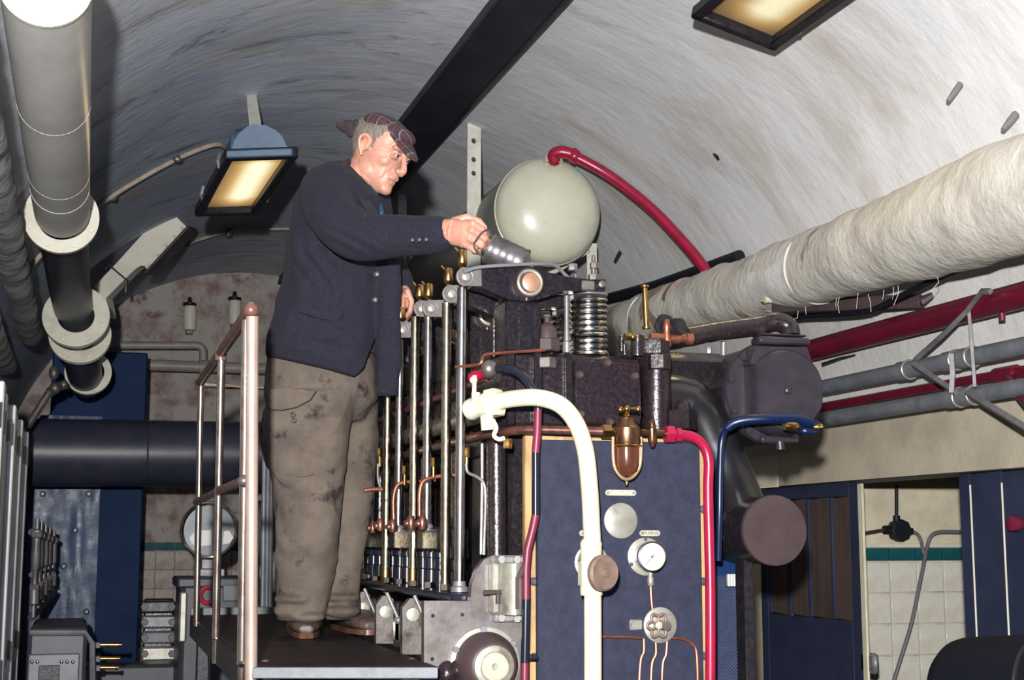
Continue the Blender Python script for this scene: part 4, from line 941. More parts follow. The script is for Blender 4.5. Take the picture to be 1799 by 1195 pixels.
# small pipework on the side of the engine
gpipe = X(740, 752, uL - .05)
part('cooling_main', MB().tube([(uL - .05, 3.66, Y(834, 722, 3.66).z), (uL - .05, 5.4, Y(834, 722, 3.66).z)], m(16, Y(800, 730, 3.8)), 18), m_steel, en)
part('maroon_pipe', MB().tube([(uL - .045, 3.70, Y(828, 662, 3.68).z), (uL - .045, 5.4, Y(828, 662, 3.68).z)], .009, 12), m_maroon, en, 'dark red thin pipe')
part('copper_main', MB().tube(fillet([Vector((uL - .055, 5.4, Y(880, 760, 3.62).z)), Vector((uL - .055, 3.75, Y(880, 760, 3.62).z)), Y(905, 756, 3.60), Y(960, 755, 3.56)], .06), m(8, Y(880, 760, 3.7)), 14), m_copper_dk, en)
for pts_ in (((692, 918), (691, 880), (696, 856), (708, 848), (735, 846), (765, 844)), ((737, 908), (737, 870), (742, 848), (756, 840), (780, 836), (805, 834)), ((640, 862), (655, 860), (672, 860))):
    part('copper_pipe', MB().tube(spline([Y(a, b, 4.02 if pts_[0][0] != 692 else 4.4) for a, b in pts_], 5), .0065, 10), m_copper, en)
for q, v in (((742, 918), 4.0), ((722, 918), 4.05), ((690, 924), 4.35), ((668, 922), 4.5), ((655, 926), 4.7)):
    part('tee_fitting', MB().lathe(Y(*q, v) - Vector((0, 0, .02)), UPZ, [(0, .010), (.012, .013), (.03, .013), (.04, .008)], 14).ell(Y(q[0] - 6, q[1] + 2, v), (.014, .012, .012), 10), m_copper_dk, en)
for q, v in (((820, 795), 3.66), ((762, 812), 4.0), ((711, 826), 4.3), ((667, 794), 4.6)):
    part('brass_nipple', MB().hexa(Y(*q, v), UPZ, .008, .026).cyl(Y(q[0], q[1] + 8, v), Y(q[0], q[1] + 26, v), .0045, n=8), m_brass, en)
part('steel_line', MB().tube(spline([Y(819, 815, 3.64), Y(822, 830, 3.64), Y(838, 838, 3.64), Y(850, 850, 3.64), Y(853, 880, 3.64), Y(850, 975, 3.64)], 6), .0042, 8), m_zinc, en)
part('steel_line', MB().tube([Y(847, 780, 3.66), Y(847, 860, 3.66), Y(845, 974, 3.66)], .0052, 8), m_bright, en)
part('steel_line', MB().tube(spline([Y(664, 815, 4.6), Y(664, 840, 4.6), Y(668, 856, 4.6)], 5), .004, 8), m_zinc, en)
part('copper_line', MB().tube(spline([Y(800, 645, 3.72), Y(842, 640, 3.66), Y(850, 625, 3.66), Y(872, 621, 3.66), Y(958, 615, 3.67)], 6), .0045, 8), m_copper, en)
part('grey_line', MB().tube(spline([Y(815, 478, 3.66), Y(840, 470, 3.66), Y(890, 466, 3.66), Y(945, 464, 3.68), Y(975, 467, 3.72), Y(992, 482, 3.74), Y(1004, 495, 3.74)], 6), .005, 8), m_cable, en)
part('relief_valve', MB().lathe(Y(996, 620, 3.80), UPZ, [(0, .013), (.03, .013), (.034, .009), (.10, .007), (.18, .007)], 12).hexa(Y(1006, 470, 3.78), UPZ, .014, .02), m_zinc, en)
# right-hand end of the front head: fittings
rf = part('starting_air_fittings', MB().cyl(Y(1120, 626, 3.72), Y(1120, 590, 3.72), .019, n=16).hexa(Y(1150, 602, 3.74), UPZ, .03, .02).cyl(Y(1092, 618, 3.73), Y(1092, 590, 3.73), .008, n=10).cyl(Y(1097, 606, 3.72), Y(1098, 624, 3.72), .006, n=10), m_oily_brown, en)
part('brass_fitting', MB().hexa(Y(1106, 592, 3.71), Vector((1, 0, 0)), .011, .03).ell(Y(1112, 592, 3.71), (.014, .012, .012), 12), m_brass, rf)
part('brass_tube', MB().lathe(Y(1136, 578, 3.74), Y(1132, 496, 3.74) - Y(1136, 578, 3.74), [(0, .012), (.008, .012), (.01, .0082), (.118, .0078), (.120, .013), (.126, .013)], 16), m_brass, rf)
part('copper_valve', MB().lathe(Y(1172, 610, 3.74), UPZ, [(0, .012), (.04, .013), (.05, .011), (.055, .013), (.07, .011), (.08, .007)], 14).cyl(Y(1142, 592, 3.74), Y(1168, 592, 3.74), .011, n=12), m_copper, rf)
part('black_wheel', MB().lathe(Y(1166, 575, 3.77), Vector((.35, -1, .1)), [(0, .034), (.008, .038), (.016, .034)], 24).lathe(Y(1184, 576, 3.75), Vector((.35, -1, .1)), [(0, .022), (.014, .026), (.03, .022)], 24), m_black, rf)
em = part('exhaust_manifold', MB().bb((uR + .02, 3.88, zb - .02), (Y(1292, 640, 3.88).x, 5.4, Y(1230, 618, 3.88).z), .03), m_oily, en)
part('stud', MB().cyl(Y(1271, 625, 3.84), Y(1271, 600, 3.84), .009, n=10), m_zinc, em)
part('stud', MB().hexa(Y(1246, 616, 3.84), UPZ, .010, .02), m_zinc, em)

# ------------------------------------------------------------------ instrument panel at the end of the engine
ip = thing('instrument_panel', 'dark slate instrument panel on varnished board at the engine end', 'panel', (1.40, 3.6, 0))
pv_ = 3.60
a0, a1 = Y(944, 772, pv_), Y(1229, 772, pv_)
part('backing_board', MB().bb((Y(925, 900, 3.61).x, 3.622, .3), (Y(1246, 900, 3.61).x, 3.648, a0.z + .012), .003), m_wood_edge, ip)
part('slate', MB().bb((a0.x, pv_, .3), (a1.x, pv_ + .021, a0.z), .003), m_panel, ip)
for q in ((938, 1022), (938, 1155), (1236, 895), (1236, 1022), (1236, 1153)): part('bolt', MB().lathe(Y(*q, 3.621), NB, [(-.003, .012), (.004, .011), (.008, .006)], 14), m_junk, ip)
def plate(px, py, w, h, text):
    c = Y(px, py, pv_ - .001); hw, hh = m(w / 2, c), m(h / 2, c); poly = []
    for s, a0_ in ((1, -90), (-1, 90)):
        for i in range(7):
            t = math.radians(a0_ + 30 * i); poly.append(c + Vector((s * (hw - hh) + hh * math.cos(t), 0, hh * math.sin(t))))
    p = part('nameplate', MB().prism(poly, (0, -.003, 0)), m_plate_engraved, ip)
    for s in (-1, 1): part('screw', MB().lathe(c + Vector((s * (hw - hh), -.003, 0)), NB, [(0, hh * .55), (.002, hh * .3)], 10), m_silver, p)
    if text:
        cu = bpy.data.curves.new('lettering', 'FONT'); cu.body = text; cu.size = hh * 1.45; cu.align_x = 'CENTER'; cu.align_y = 'CENTER'; cu.extrude = .0004
        tmp = bpy.data.objects.new('tmp', cu); C.objects.link(tmp); dg = bpy.context.evaluated_depsgraph_get()
        me = bpy.data.meshes.new_from_object(tmp.evaluated_get(dg)); bpy.data.objects.remove(tmp); me.materials.clear(); me.materials.append(m_ink)
        me.transform(Matrix.Rotation(math.radians(90), 4, 'X'))
        o = bpy.data.objects.new('lettering', me); C.objects.link(o); o.parent = p; o.location = c + Vector((0, -.0036, 0)) - wloc(p)
plate(1090, 866, 58, 10, None); plate(1141, 937, 39, 10, 'MUNRY'); plate(1036, 937, 40, 10, None)
c = Y(1090, 915, pv_); part('blank_cover', MB().lathe(c, NB, [(0, m(31, c)), (.004, m(31, c)), (.006, m(28.5, c))], 40), m_silver, ip)
c = Y(1038, 988, pv_); part('dial_behind_pipe', MB().lathe(c, NB, [(0, m(31, c)), (.006, m(31, c)), (.008, m(27, c)), (.03, m(25, c)), (.032, m(20, c))], 36), m_silver, ip)
gg = thing('pressure_gauge', 'round pressure gauge with cream face and thin needle on the slate panel', 'gauge', Y(1137, 1010, pv_ - .03))
c = Y(1133, 978, pv_)
part('back_flange', MB().lathe(c, NB, [(0, m(33, c)), (.005, m(33, c)), (.007, m(30, c))], 40), m_silver, gg)
for a in (1.57, 3.6, 5.8): part('screw', MB().lathe(c + Vector((math.cos(a), 0, math.sin(a))) * m(30, c) + NB * .006, NB, [(0, .006), (.004, .004)], 10), m_steel, gg)
cg = c + NB * .007; rg = m(25.5, c)
part('case', MB().lathe(cg, NB, [(0, rg * .93), (.034, rg * .95), (.036, rg * 1.04), (.046, rg * 1.04), (.047, rg * .93), (.043, rg * .92)], 44), m_bright, gg)
face = part('face', MB().lathe(cg + NB * .043, NB, [(0, rg * .93), (.0006, rg * .92)], 40), m_dial, gg)
tk = MB()
for i in range(25):
    a = math.radians(225 - 270 * i / 24); d_ = Vector((math.cos(a), 0, math.sin(a))); l = .72 if i % 4 == 0 else .79
    tk.box(cg + NB * .0442 + d_ * rg * (l + .86) / 2, (rg * (.86 - l), .0004, .0010), .0001, (d_, Vector((0, 1, 0)), Vector((-d_.z, 0, d_.x))))
part('scale_marks', tk, m_ink, face)
d_ = Vector((math.cos(math.radians(228)), 0, math.sin(math.radians(228))))
part('needle', MB().box(cg + NB * .0455 + d_ * rg * .22, (rg * .95, .0008, .0018), .0002, (d_, Vector((0, 1, 0)), Vector((-d_.z, 0, d_.x)))).lathe(cg + NB * .0445, NB, [(0, .004), (.002, .003)], 12), m_ink, face)
part('stem', MB().lathe(Y(1143, 1030, pv_ - .02), UPZ, [(0, .006), (.004, .009), (.02, .009), (.026, .006), (.05, .006)], 12), m_silver, gg)
ct = thing('copper_tubing', 'thin copper tubes curling over slate panel around the handwheel valve', 'tubing', Y(1150, 1195, pv_))
tv = pv_ - .012
for pts_ in ([(1143, 1028), (1144, 1050), (1147, 1078)], [(1057, 1119), (1090, 1119), (1128, 1121)], [(1180, 1121), (1200, 1123), (1216, 1132), (1224, 1152), (1226, 1240)],
             [(1131, 1122), (1131, 1145), (1125, 1165), (1121, 1240)], [(1152, 1128), (1152, 1150), (1145, 1170), (1143, 1240)], [(1172, 1126), (1170, 1150), (1164, 1170), (1162, 1240)]):
    P_ = spline([Y(a, b, tv) for a, b in pts_], 6); part('tube', MB().tube(P_ + ([Vector((P_[-1].x, tv, .5))] if pts_[-1][1] == 1240 else []), .0042, 8), m_copper, ct)
hv = thing('handwheel_valve', 'silver disc with small star handwheel low on the slate panel', 'valve', Y(1156, 1132, pv_))
c = Y(1156, 1098, pv_); r_ = m(31, c)
part('spindle', MB().lathe(c, NB, [(0, .012), (.06, .012)], 14), m_steel, hv)
part('disc', MB().lathe(c + NB * .012, NB, [(0, r_), (.004, r_), (.006, r_ * .94)], 44), m_silver, hv)
cw = Y(1157, 1099, pv_ - .05)
wh = MB(); pts_ = []
for i in range(60):
    a = 2 * math.pi * i / 60; rr_ = r_ * (.60 + .09 * math.cos(6 * a)); pts_.append(cw + Vector((math.cos(a) * rr_ , 0, math.sin(a) * rr_)))
wh.tube(pts_, .0042, 8, closed=True)
for i in range(6):
    a = 2 * math.pi * i / 6 + .52; wh.cyl(cw + Vector((0, 0, 0)), cw + Vector((math.cos(a) * r_ * .55 , 0, math.sin(a) * r_ * .55)), .004, .003, 8)
part('star_wheel', wh, m_knob, hv)
part('hub', MB().lathe(cw - NB * .006 + Vector((0, 0, 0)), NB, [(0, .011), (.012, .010), (.014, .005)], 16), m_centre, hv)
part('lug', MB().box(Y(1117, 1098, pv_ - .006), (m(24, c), .01, m(18, c)), .003).lathe(Y(1113, 1098, pv_ - .012), NB, [(0, .009), (.006, .009)], 14), m_silver, hv)

# ------------------------------------------------------------------ cream stand pipe in front of the panel
wv = 3.43
wp = thing('cream_stand_pipe', 'thick cream pipe arching over and down in front of the slate panel', 'pipe', Y(1041, 1195, wv))
rp2 = m(15.5, Y(1040, 1000, wv))
pth = fillet([Y(866, 706, 3.58), Y(915, 700, 3.50), Y(975, 700, wv + .02), Y(1026, 745, wv), Y(1034, 830, wv), Y(1041, 1000, wv), Y(1041, 1350, wv)], .06, 6)
pth = spline([Y(866, 708, 3.58), Y(900, 701, 3.53), Y(945, 699, 3.47), Y(985, 712, wv), Y(1012, 744, wv), Y(1028, 790, wv), Y(1035, 850, wv), Y(1039, 920, wv), Y(1041, 1000, wv), Y(1042, 1350, wv)], 7)
pth[-1] = Vector((pth[-1].x, pth[-1].y, .05)); part('pipe', MB().tube(pth, rp2, 24), m_cream, wp)
part('valve_body', MB().bb(Y(1018, 982, wv) + NB * .024, Y(1032, 1034, wv) + Vector((0, .02, 0)), .008).lathe(Y(1039, 1046, wv), UPZ, [(0, rp2 * 1.25), (.015, rp2 * 1.3), (.1, rp2 * 1.2), (.13, rp2 * 1.25), (.14, rp2 * 1.02)], 24), m_cream, wp)
hx = Vector((.32, -1, .0)).normalized(); c = Y(1060, 1007, wv - .075)
part('valve_stem', MB().cyl(Y(1040, 1005, wv), c, .012, n=12), m_cream, wp)
part('handwheel', MB().lathe(c, hx, [(-.012, m(27, c)), (-.008, m(31.5, c)), (.004, m(31.5, c)), (.010, m(28, c)), (.007, m(22, c)), (.008, .012), (.013, .010), (.014, .004)], 44), m_knob, wp, 'brown round handwheel')
ha = (Y(900, 701, 3.53) - Y(850, 712, 3.60)).normalized()
part('hex_nut', MB().hexa(Y(868, 708, 3.575), ha, m(27, Y(868, 708, 3.575)), .035), m_cream, wp)
part('union', MB().lathe(Y(826, 720, 3.66), Y(866, 708, 3.58) - Y(826, 720, 3.66), [(0, .028), (.012, .03), (.03, .026), (.05, .026), (.056, .032), (.075, .032)], 20), m_flange, wp)
part('drain_cock', MB().cyl(Y(855, 730, 3.58), Y(857, 756, 3.58), .018, n=12).tube(spline([Y(866, 738, 3.56), Y(872, 752, 3.55), Y(868, 765, 3.55), Y(876, 772, 3.55), Y(886, 770, 3.55)], 5), .006, 8), m_cream, wp)
part('vent_cock', MB().cyl(Y(836, 705, 3.62), Y(836, 690, 3.62), .012, n=12).cyl(Y(833, 690, 3.62), Y(834, 660, 3.62), .006, n=8).ell(Y(832, 668, 3.62), (.011, .011, .011), 10), m_cream, wp)
part('brass_nut', MB().hexa(Y(892, 780, 3.57), UPZ, .012, .026), m_brass, wp)
# banded maroon and black line left of the panel
bl = thing('banded_pipe', 'thin upright pipe banded maroon and black left of the slate panel', 'pipe', Y(922, 1195, 3.54))
bv = 3.53
L_ = [(945, 719), (944, 760), (941, 796), (941, 850), (941, 905), (936, 930), (927, 965), (924, 1000), (924, 1053), (923, 1110), (922, 1165), (921, 1260)]
for (i, j, mt) in ((0, 2, m_maroon), (2, 4, m_gloss_black), (4, 8, m_maroon), (8, 10, m_gloss_black), (10, 11, m_maroon)):
    part('band', MB().tube([Y(*q, bv) for q in L_[i:j + 1]] + ([Vector((Y(921, 1260, bv).x, bv, .05))] if j == 11 else []), m(7.2, Y(940, 850, bv)), 16), mt, bl)
part('black_bend', MB().tube(spline([Y(868, 648, 3.62), Y(890, 648, 3.58), Y(915, 658, 3.55), Y(934, 682, bv), Y(943, 706, bv), Y(945, 720, bv)], 6), m(8, Y(940, 700, bv)), 14), m_gloss_black, bl)
part('elbow_fitting', MB().lathe(Y(852, 655, 3.64), Y(872, 646, 3.62) - Y(852, 655, 3.64), [(0, .018), (.010, .022), (.02, .022), (.03, .016)], 18).ell(Y(860, 648, 3.62), (.024, .02, .024), 14), m_steel, bl)
part('maroon_nipple', MB().lathe(Y(828, 664, 3.68), Y(850, 655, 3.64) - Y(828, 664, 3.68), [(0, .014), (.02, .016), (.03, .012), (.05, .014)], 14), m_red, bl)
part('clip', MB().cyl(Y(927, 1155, bv + .02), Y(944, 1155, bv + .02), .008, n=10), m_black, bl)
# fuel filter
ff = thing('fuel_filter', 'brown glass-bowl fuel filter in brass bail above the slate panel', 'filter', Y(1100, 850, 3.53))
fv_ = 3.53; c = Y(1101, 776, fv_); r_ = m(24, c)
part('head', MB().lathe(Y(1101, 782, fv_), UPZ, [(0, r_ * 1.0), (.004, r_ * 1.06), (.045, r_ * 1.02), (.052, r_ * .8), (.058, r_ * .7), (.072, r_ * .65), (.076, r_ * .4)], 28), m_brass_dk, ff)
part('bowl', MB().lathe(Y(1101, 838, fv_), UPZ, [(0, r_ * .12), (.004, r_ * .5), (.014, r_ * .8), (.03, r_ * .93), (.075, r_ * .97), (.084, r_ * .95)], 30), M('amber_bowl', (.10, .035, .022), .18, .35, c2=(.15, .06, .035), scale=14), ff)
part('collar', MB().torus(Y(1101, 784, fv_), UPZ, r_ * 1.02, .004, 30, 8), m_brass, ff)
part('bail', MB().tube(spline([Y(1077, 768, fv_ - .01), Y(1077, 800, fv_ - .01), Y(1080, 822, fv_ - .01), Y(1090, 837, fv_ - .01), Y(1101, 842, fv_ - .01), Y(1113, 837, fv_ - .01), Y(1123, 822, fv_ - .01), Y(1126, 800, fv_ - .01), Y(1126, 768, fv_ - .01)], 5), .0048, 10), M('pale_brass', (.66, .44, .24), .35, .8), ff)
part('drain_screw', MB().lathe(Y(1101, 853, fv_), UPZ, [(0, .003), (.008, .005), (.012, .004), (.016, .007), (.02, .004)], 12), m_brass, ff)
part('top_tap', MB().lathe(Y(1101, 744, fv_), UPZ, [(0, .016), (.008, .018), (.012, .008), (.02, .011), (.026, .007), (.032, .010), (.042, .006)], 16).cyl(Y(1090, 720, fv_), Y(1122, 719, fv_), .0055, n=10).ell(Y(1090, 720, fv_), (.009,) * 3, 10).ell(Y(1121, 719, fv_), (.009,) * 3, 10).ell(Y(1101, 718, fv_ - .01), (.010,) * 3, 10), m_brass, ff)
part('inlet_union', MB().hexa(Y(1065, 758, fv_), Vector((1, 0, 0)), m(13, c), .026).cyl(Y(1056, 758, fv_), Y(1080, 758, fv_), .010, n=14), m_brass, ff)
part('side_cock', MB().cyl(Y(1125, 760, fv_), Y(1170, 762, fv_), .0095, n=14).lathe(Y(1146, 786, fv_), UPZ, [(0, .005), (.01, .009), (.02, .012), (.05, .013), (.055, .009), (.07, .009), (.075, .006)], 16), m_brass_dk, ff)
part('feed_pipe', MB().cyl(Y(955, 755, 3.56), Y(1058, 758, fv_), m(8, c), n=16), m_copper_dk, ff)
# red pipe
rdp = thing('red_pipe', 'bright crimson pipe bending down the right edge of the slate panel', 'pipe', Y(1247, 1195, fv_))
part('pipe', MB().tube(spline([Y(1172, 763, fv_), Y(1195, 764, fv_), Y(1218, 768, fv_), Y(1237, 784, fv_), Y(1245, 812, fv_), Y(1244, 860, fv_), Y(1246, 950, fv_), Y(1248, 1050, fv_), Y(1248, 1300, fv_)], 6) + [Vector((Y(1248, 1300, fv_).x, fv_, .05))], m(9.2, c), 18), m_red, rdp)
part('union_nut', MB().hexa(Y(1176, 763, fv_), Vector((1, 0, 0)), m(16, c), .024).hexa(Y(1191, 764, fv_), Vector((1, 0, 0)), m(13, c), .016), m_red, rdp)
# exhaust elbow, round cover, exhaust drum
xv = 3.86
ex = thing('exhaust_elbow', 'shiny dark exhaust pipe curving down to the right of the slate panel', 'pipe', Y(1290, 900, xv))
ep = spline([Y(1150, 700, xv), Y(1188, 702, xv), Y(1222, 722, xv), Y(1248, 768, xv), Y(1274, 828, xv), Y(1300, 892, xv + .02), Y(1310, 930, xv + .04)], 6)
part('pipe', MB().tube(ep, [m(44, ep[0])] * 8 + [m(46, ep[0])] * (len(ep) - 8), 32), M('oiled_dark_steel', (.008, .008, .010), .27, 0, c2=(.014, .012, .012), scale=8, rvar=.04, spec=.6), ex)
part('square_nut', MB().hexa(Y(1200, 738, 3.70), UPZ, m(26, Y(1200, 738, 3.70)), .055, 4).lathe(Y(1200, 726, 3.70), UPZ, [(0, .024), (.02, .022), (.03, .018), (.035, .012)], 18), m_oily_brown, ex)
xd = thing('exhaust_drum', 'round brown capped exhaust drum in front of the boarded door', 'drum', Y(1361, 1000, 3.72))
c = Y(1361, 932, 3.70); r_ = m(62, c)
part('end_cap', MB().lathe(c, NB, [(-.012, r_), (0, r_), (.003, r_ * .985)], 64), m_disc_brown, xd)
part('drum', MB().lathe(c + Vector((0, .014, 0)), (0, 1, 0), [(0, r_ * .96), (1.6, r_ * .96)], 48).lathe(Y(1310, 925, 3.86), (0, 1, 0), [(-.02, r_ * .9), (1.4, r_ * .9)], 40), m_black, xd)
part('stay', MB().bb((c.x - r_ * .5, 3.8, .2), (c.x - r_ * .2, 3.86, c.z - r_ * .8)), m_black, xd)
rc = thing('cooler_cover', 'round plum-grey cast cover with bolted flange, blue hose across it', 'cover', Y(1361, 790, 3.75))
c = Y(1360, 690, 3.75); R_ = m(92, c)
part('flange', MB().lathe(c + Vector((0, .03, 0)), NB, [(0, R_), (.026, R_), (.030, R_ * .98)], 64), m_grey_iron, rc)
dome = MB(); rings = []
for t, k in ((.0, .86), (.03, .845), (.055, .80), (.066, .74)):
    rg_ = []
    for j in range(56):
        a = 2 * math.pi * j / 56; x, z_ = math.cos(a), math.sin(a)
        x = max(-.80, min(.96, x * 1.0)); rg_.append(c + Vector((R_ * k * x + R_ * .06, -t, R_ * k * z_)))
    rings.append(rg_)
dome.loft(rings); part('dome', dome, m_grey_iron, rc)
part('top_boss', MB().bb(Y(1334, 590, 3.70), Y(1408, 612, 3.76), .006).prism([Y(a, b, 3.695) for a, b in ((1326, 610), (1418, 610), (1428, 640), (1318, 640))], (0, .06, 0)), m_grey_iron, rc)
part('centre_boss', MB().ell(c + NB * .066 + Vector((.01, 0, 0)), (.012, .008, .012), 14), m_grey_iron, rc)
bmsh = bolt_src(.012, .012, m_grey_iron)
for a in (.35, .95, 2.35, 2.9, 3.55, 4.05, 4.45, 5.0, 5.6, 6.1): bolts(bmsh, rc, [c + Vector((math.cos(a) * R_ * .93, 0, math.sin(a) * R_ * .93))])
part('drain_boss', MB().cyl(Y(1370, 776, 3.72), Y(1371, 790, 3.72), .013, n=12).bb(Y(1338, 765, 3.72), Y(1398, 781, 3.745), .006), m_grey_iron, rc)
part('shell', MB().lathe(c + Vector((0, .03, 0)), (0, 1, 0), [(0, R_ * .95), (1.5, R_ * .95)], 48), m_black, rc)
part('hose_tail', MB().lathe(Y(1390, 748, 3.66), Vector((0, -1, 0)), [(-.03, .014), (0, .014), (.004, .020), (.012, .020), (.014, .012)], 18), m_brass_dk, rc)
op = thing('oil_return_pipe', 'dark brown pipe elbowing down onto the top of round cover', 'pipe', Y(1270, 590, 3.78))
o_p = spline([Y(1186, 594, 3.76), Y(1215, 590, 3.77), Y(1260, 582, 3.78), Y(1330, 573, 3.78), Y(1362, 566, 3.77), Y(1384, 574, 3.76), Y(1389, 592, 3.75)], 7)
part('pipe', MB().tube(o_p, [m(13, o_p[0])] * 5 + [m(18, o_p[0])] * (len(o_p) - 5), 20), m_oily_brown, op)
part('copper_stub', MB().lathe(Y(1176, 594, 3.75), Vector((1, 0, -.0)), [(0, .012), (.012, .012), (.014, .016), (.03, .016), (.032, .013), (.05, .013), (.052, .017), (.07, .018)], 16), m_copper, op)
part('flange', MB().bb(Y(1340, 588, 3.72), Y(1398, 594, 3.79), .003), m_grey_iron, op)
bh = thing('blue_hose', 'dark blue hose looping across round cover then down beside the exhaust', 'hose', Y(1264, 960, 3.66))
h_ = spline([Y(1438, 750, 3.62), Y(1426, 744, 3.60), Y(1400, 736, 3.60), Y(1350, 736, 3.60), Y(1305, 739, 3.62), Y(1280, 750, 3.64), Y(1268, 775, 3.66), Y(1265, 830, 3.66), Y(1264, 900, 3.66), Y(1262, 985, 3.68)], 8)
part('hose', MB().tube(h_, [m(9, h_[0])] * 42 + [m(6, h_[0])] * (len(h_) - 42), 16), m_blue_hose, bh)
part('lower_turn', MB().tube(spline([Y(1438, 750, 3.62), Y(1428, 757, 3.61), Y(1412, 757, 3.61), Y(1402, 752, 3.64)], 6), m(8, h_[0]), 14), m_blue_hose, bh)
part('brass_tip', MB().lathe(Y(1428, 750, 3.60), Vector((1, -.2, 0)), [(0, .010), (.012, .012), (.018, .008), (.026, .009), (.03, .004)], 14), m_brass, bh)
part('brass_band', MB().lathe(Y(1378, 748, 3.60), Vector((1, 0, 0)), [(0, .012), (.01, .015), (.03, .015), (.04, .012)], 16), m_brass, bh)
# radiator grille and cream pier at lower right of the panel
gr_ = thing('radiator_grille', 'blue diamond-mesh radiator grille right of the crimson pipe, low down', 'grille', Y(1288, 1195, 3.95))
g0, g1 = Y(1256, 1012, 3.95), Y(1314, 1195, 3.95)
part('core', MB().bb((g0.x, 3.955, .5), (g1.x, 4.2, g0.z + .06)), m_navy, gr_)
ms = MB(); w_g, h_g = g1.x - g0.x, g0.z - .9
stp = .0105
nn = int((w_g + h_g) / stp)
for s in (0, 1):
    for i in range(nn):
        t = i * stp; x0 = max(0, t - h_g); x1 = min(w_g, t); z0, z1 = t - x0, t - x1
        if x1 - x0 < .003: continue
        if s: x0, x1 = w_g - x0, w_g - x1
        ms.tube([(g0.x + x0, 3.950, .9 + z0), (g0.x + x1, 3.950, .9 + z1)], .0019, 4)
gm = part('wire_mesh', ms, m_grille, gr_); gm['kind'] = 'stuff'
cmb = thing('ribbed_clip', 'small white ribbed plate above the blue radiator grille', 'plate', Y(1298, 1030, 3.9))
k0, k1 = Y(1278, 1009, 3.90), Y(1320, 1030, 3.90)
part('base', MB().bb((k0.x, 3.905, k1.z), (k1.x, 3.912, k0.z)), m_zinc, cmb)
for i in range(9):
    x = k0.x + (k1.x - k0.x) * (i + .5) / 9; part('rib', MB().bb((x - .0022, 3.898, k1.z), (x + .0022, 3.905, k0.z), .0005), m_white, cmb)

# ------------------------------------------------------------------ the cream header tank and its hangers
td = 7.05; tc_ = D(967, 369, td); tr = m(96, tc_)
tk_ = thing('header_tank', 'big cream domed tank slung under the vault beyond the rockers', 'tank', tc_ - UPZ * tr)
tb_ = tc_ + Vector((0, .05, 0))
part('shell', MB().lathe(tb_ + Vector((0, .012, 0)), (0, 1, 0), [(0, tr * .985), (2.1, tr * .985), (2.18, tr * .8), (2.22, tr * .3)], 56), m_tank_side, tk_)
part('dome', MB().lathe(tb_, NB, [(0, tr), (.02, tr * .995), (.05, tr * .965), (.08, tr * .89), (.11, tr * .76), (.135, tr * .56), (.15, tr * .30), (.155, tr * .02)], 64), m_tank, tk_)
part('weld_rim', MB().torus(tb_ + Vector((0, .004, 0)), NB, tr * .995, .006, 64, 8), m_tank, tk_)
part('top_boss', MB().lathe(D(972, 287, td - .02), UPZ, [(0, .05), (.03, .045), (.05, .03)], 18), m_cream, tk_)
def hanger(px, ytop, ybot, d, w, lb, grp=None):
    a, b = D(px, ybot, d), D(px, ytop, d); top = Vector((b.x, b.y, VZ + math.sqrt(max(.01, VR**2 - (b.x - VU)**2)) + .01))
    top = b if abs(top.z - b.z) > .35 else top
    t = thing('tank_hanger', lb, 'strap', a)
    part('flat_bar', MB().bb((a.x - w / 2, a.y - .006, a.z), (a.x + w / 2, a.y + .006, top.z), .002), m_strap, t)
    for yy in (247, 280, 304):
        if ytop < 300: part('bolt_head', MB().lathe(D(px, yy, d - .008), NB, [(0, .012), (.006, .008)], 10), m_junk, t)
    part('foot', MB().bb((a.x - w / 2, a.y - .01, a.z - .012), (a.x + .16 * (1 if px < 900 else -1), a.y + .03, a.z), .003), m_strap, t)
    return t
hanger(832, 232, 478, 7.36, .075, 'wide cream flat bar hanging from the vault left of the tank')
hanger(705, 366, 505, 8.9, .055, 'narrow cream flat bar hanging beside the rear of the tank')
hanger(1040, 425, 505, 7.30, .055, 'cream flat bar below the right side of the tank')
part('cross_strap', MB().tube(spline([D(845, 478, 7.34), D(900, 482, 7.34), D(960, 480, 7.34), D(985, 472, 7.34), D(1010, 455, 7.34), D(1035, 440, 7.3)], 5), .012, 8), m_strap, tk_)
rh = thing('red_hose', 'crimson hose arching from the top of the cream tank to the lagged pipe', 'hose', D(1240, 475, 6.6))
hp_ = spline([D(974, 286, 7.03), D(974, 272, 7.0), D(990, 268, 6.98), D(1012, 276, 6.98), D(1060, 302, 6.98), D(1105, 334, 6.95), D(1150, 372, 6.9), D(1190, 414, 6.85), D(1220, 448, 6.8), D(1248, 486, 6.75), D(1270, 520, 6.7)], 6)
part('hose', MB().tube(hp_, m(9.5, hp_[20]), 16), m_red, rh)
part('elbow', MB().tube(spline([D(974, 284, 7.0), D(973, 272, 6.99), D(985, 267, 6.98), D(1002, 270, 6.98)], 5), m(11, hp_[10]), 14), m_red, rh)
part('joint', MB().lathe(D(1003, 271, 6.98), D(1020, 281, 6.98) - D(1003, 271, 6.98), [(0, .03), (.01, .036), (.03, .036), (.04, .03)], 16).ell(D(1009, 266, 6.97), (.018,) * 3, 10), m_red, rh)
# things behind the man: far rear parts of the engine room
mo = thing('rear_machine', 'dark machine with a round steel cover half hidden behind the man', 'machine', (1.2, 7.2, 0))
part('body', MB().bb((.84, 7.0, 0), (1.55, 8.0, 1.95), .02), m_black, mo)
c = Y(492, 1005, 6.95); part('round_cover', MB().lathe(c, NB, [(0, .10), (.02, .10), (.03, .085), (.034, .03)], 32), m_silver, mo)
for px in (461, 468, 474): part('upright_tube', MB().cyl(Y(px, 1080, 6.9), Y(px + 4, 700 + px % 7 * 10, 6.9), .012, n=10), m_grey_pipe, mo)
part('base_bar', MB().bb(Y(452, 1085, 6.85), Y(500, 1098, 6.9), .006), m_zinc, mo)
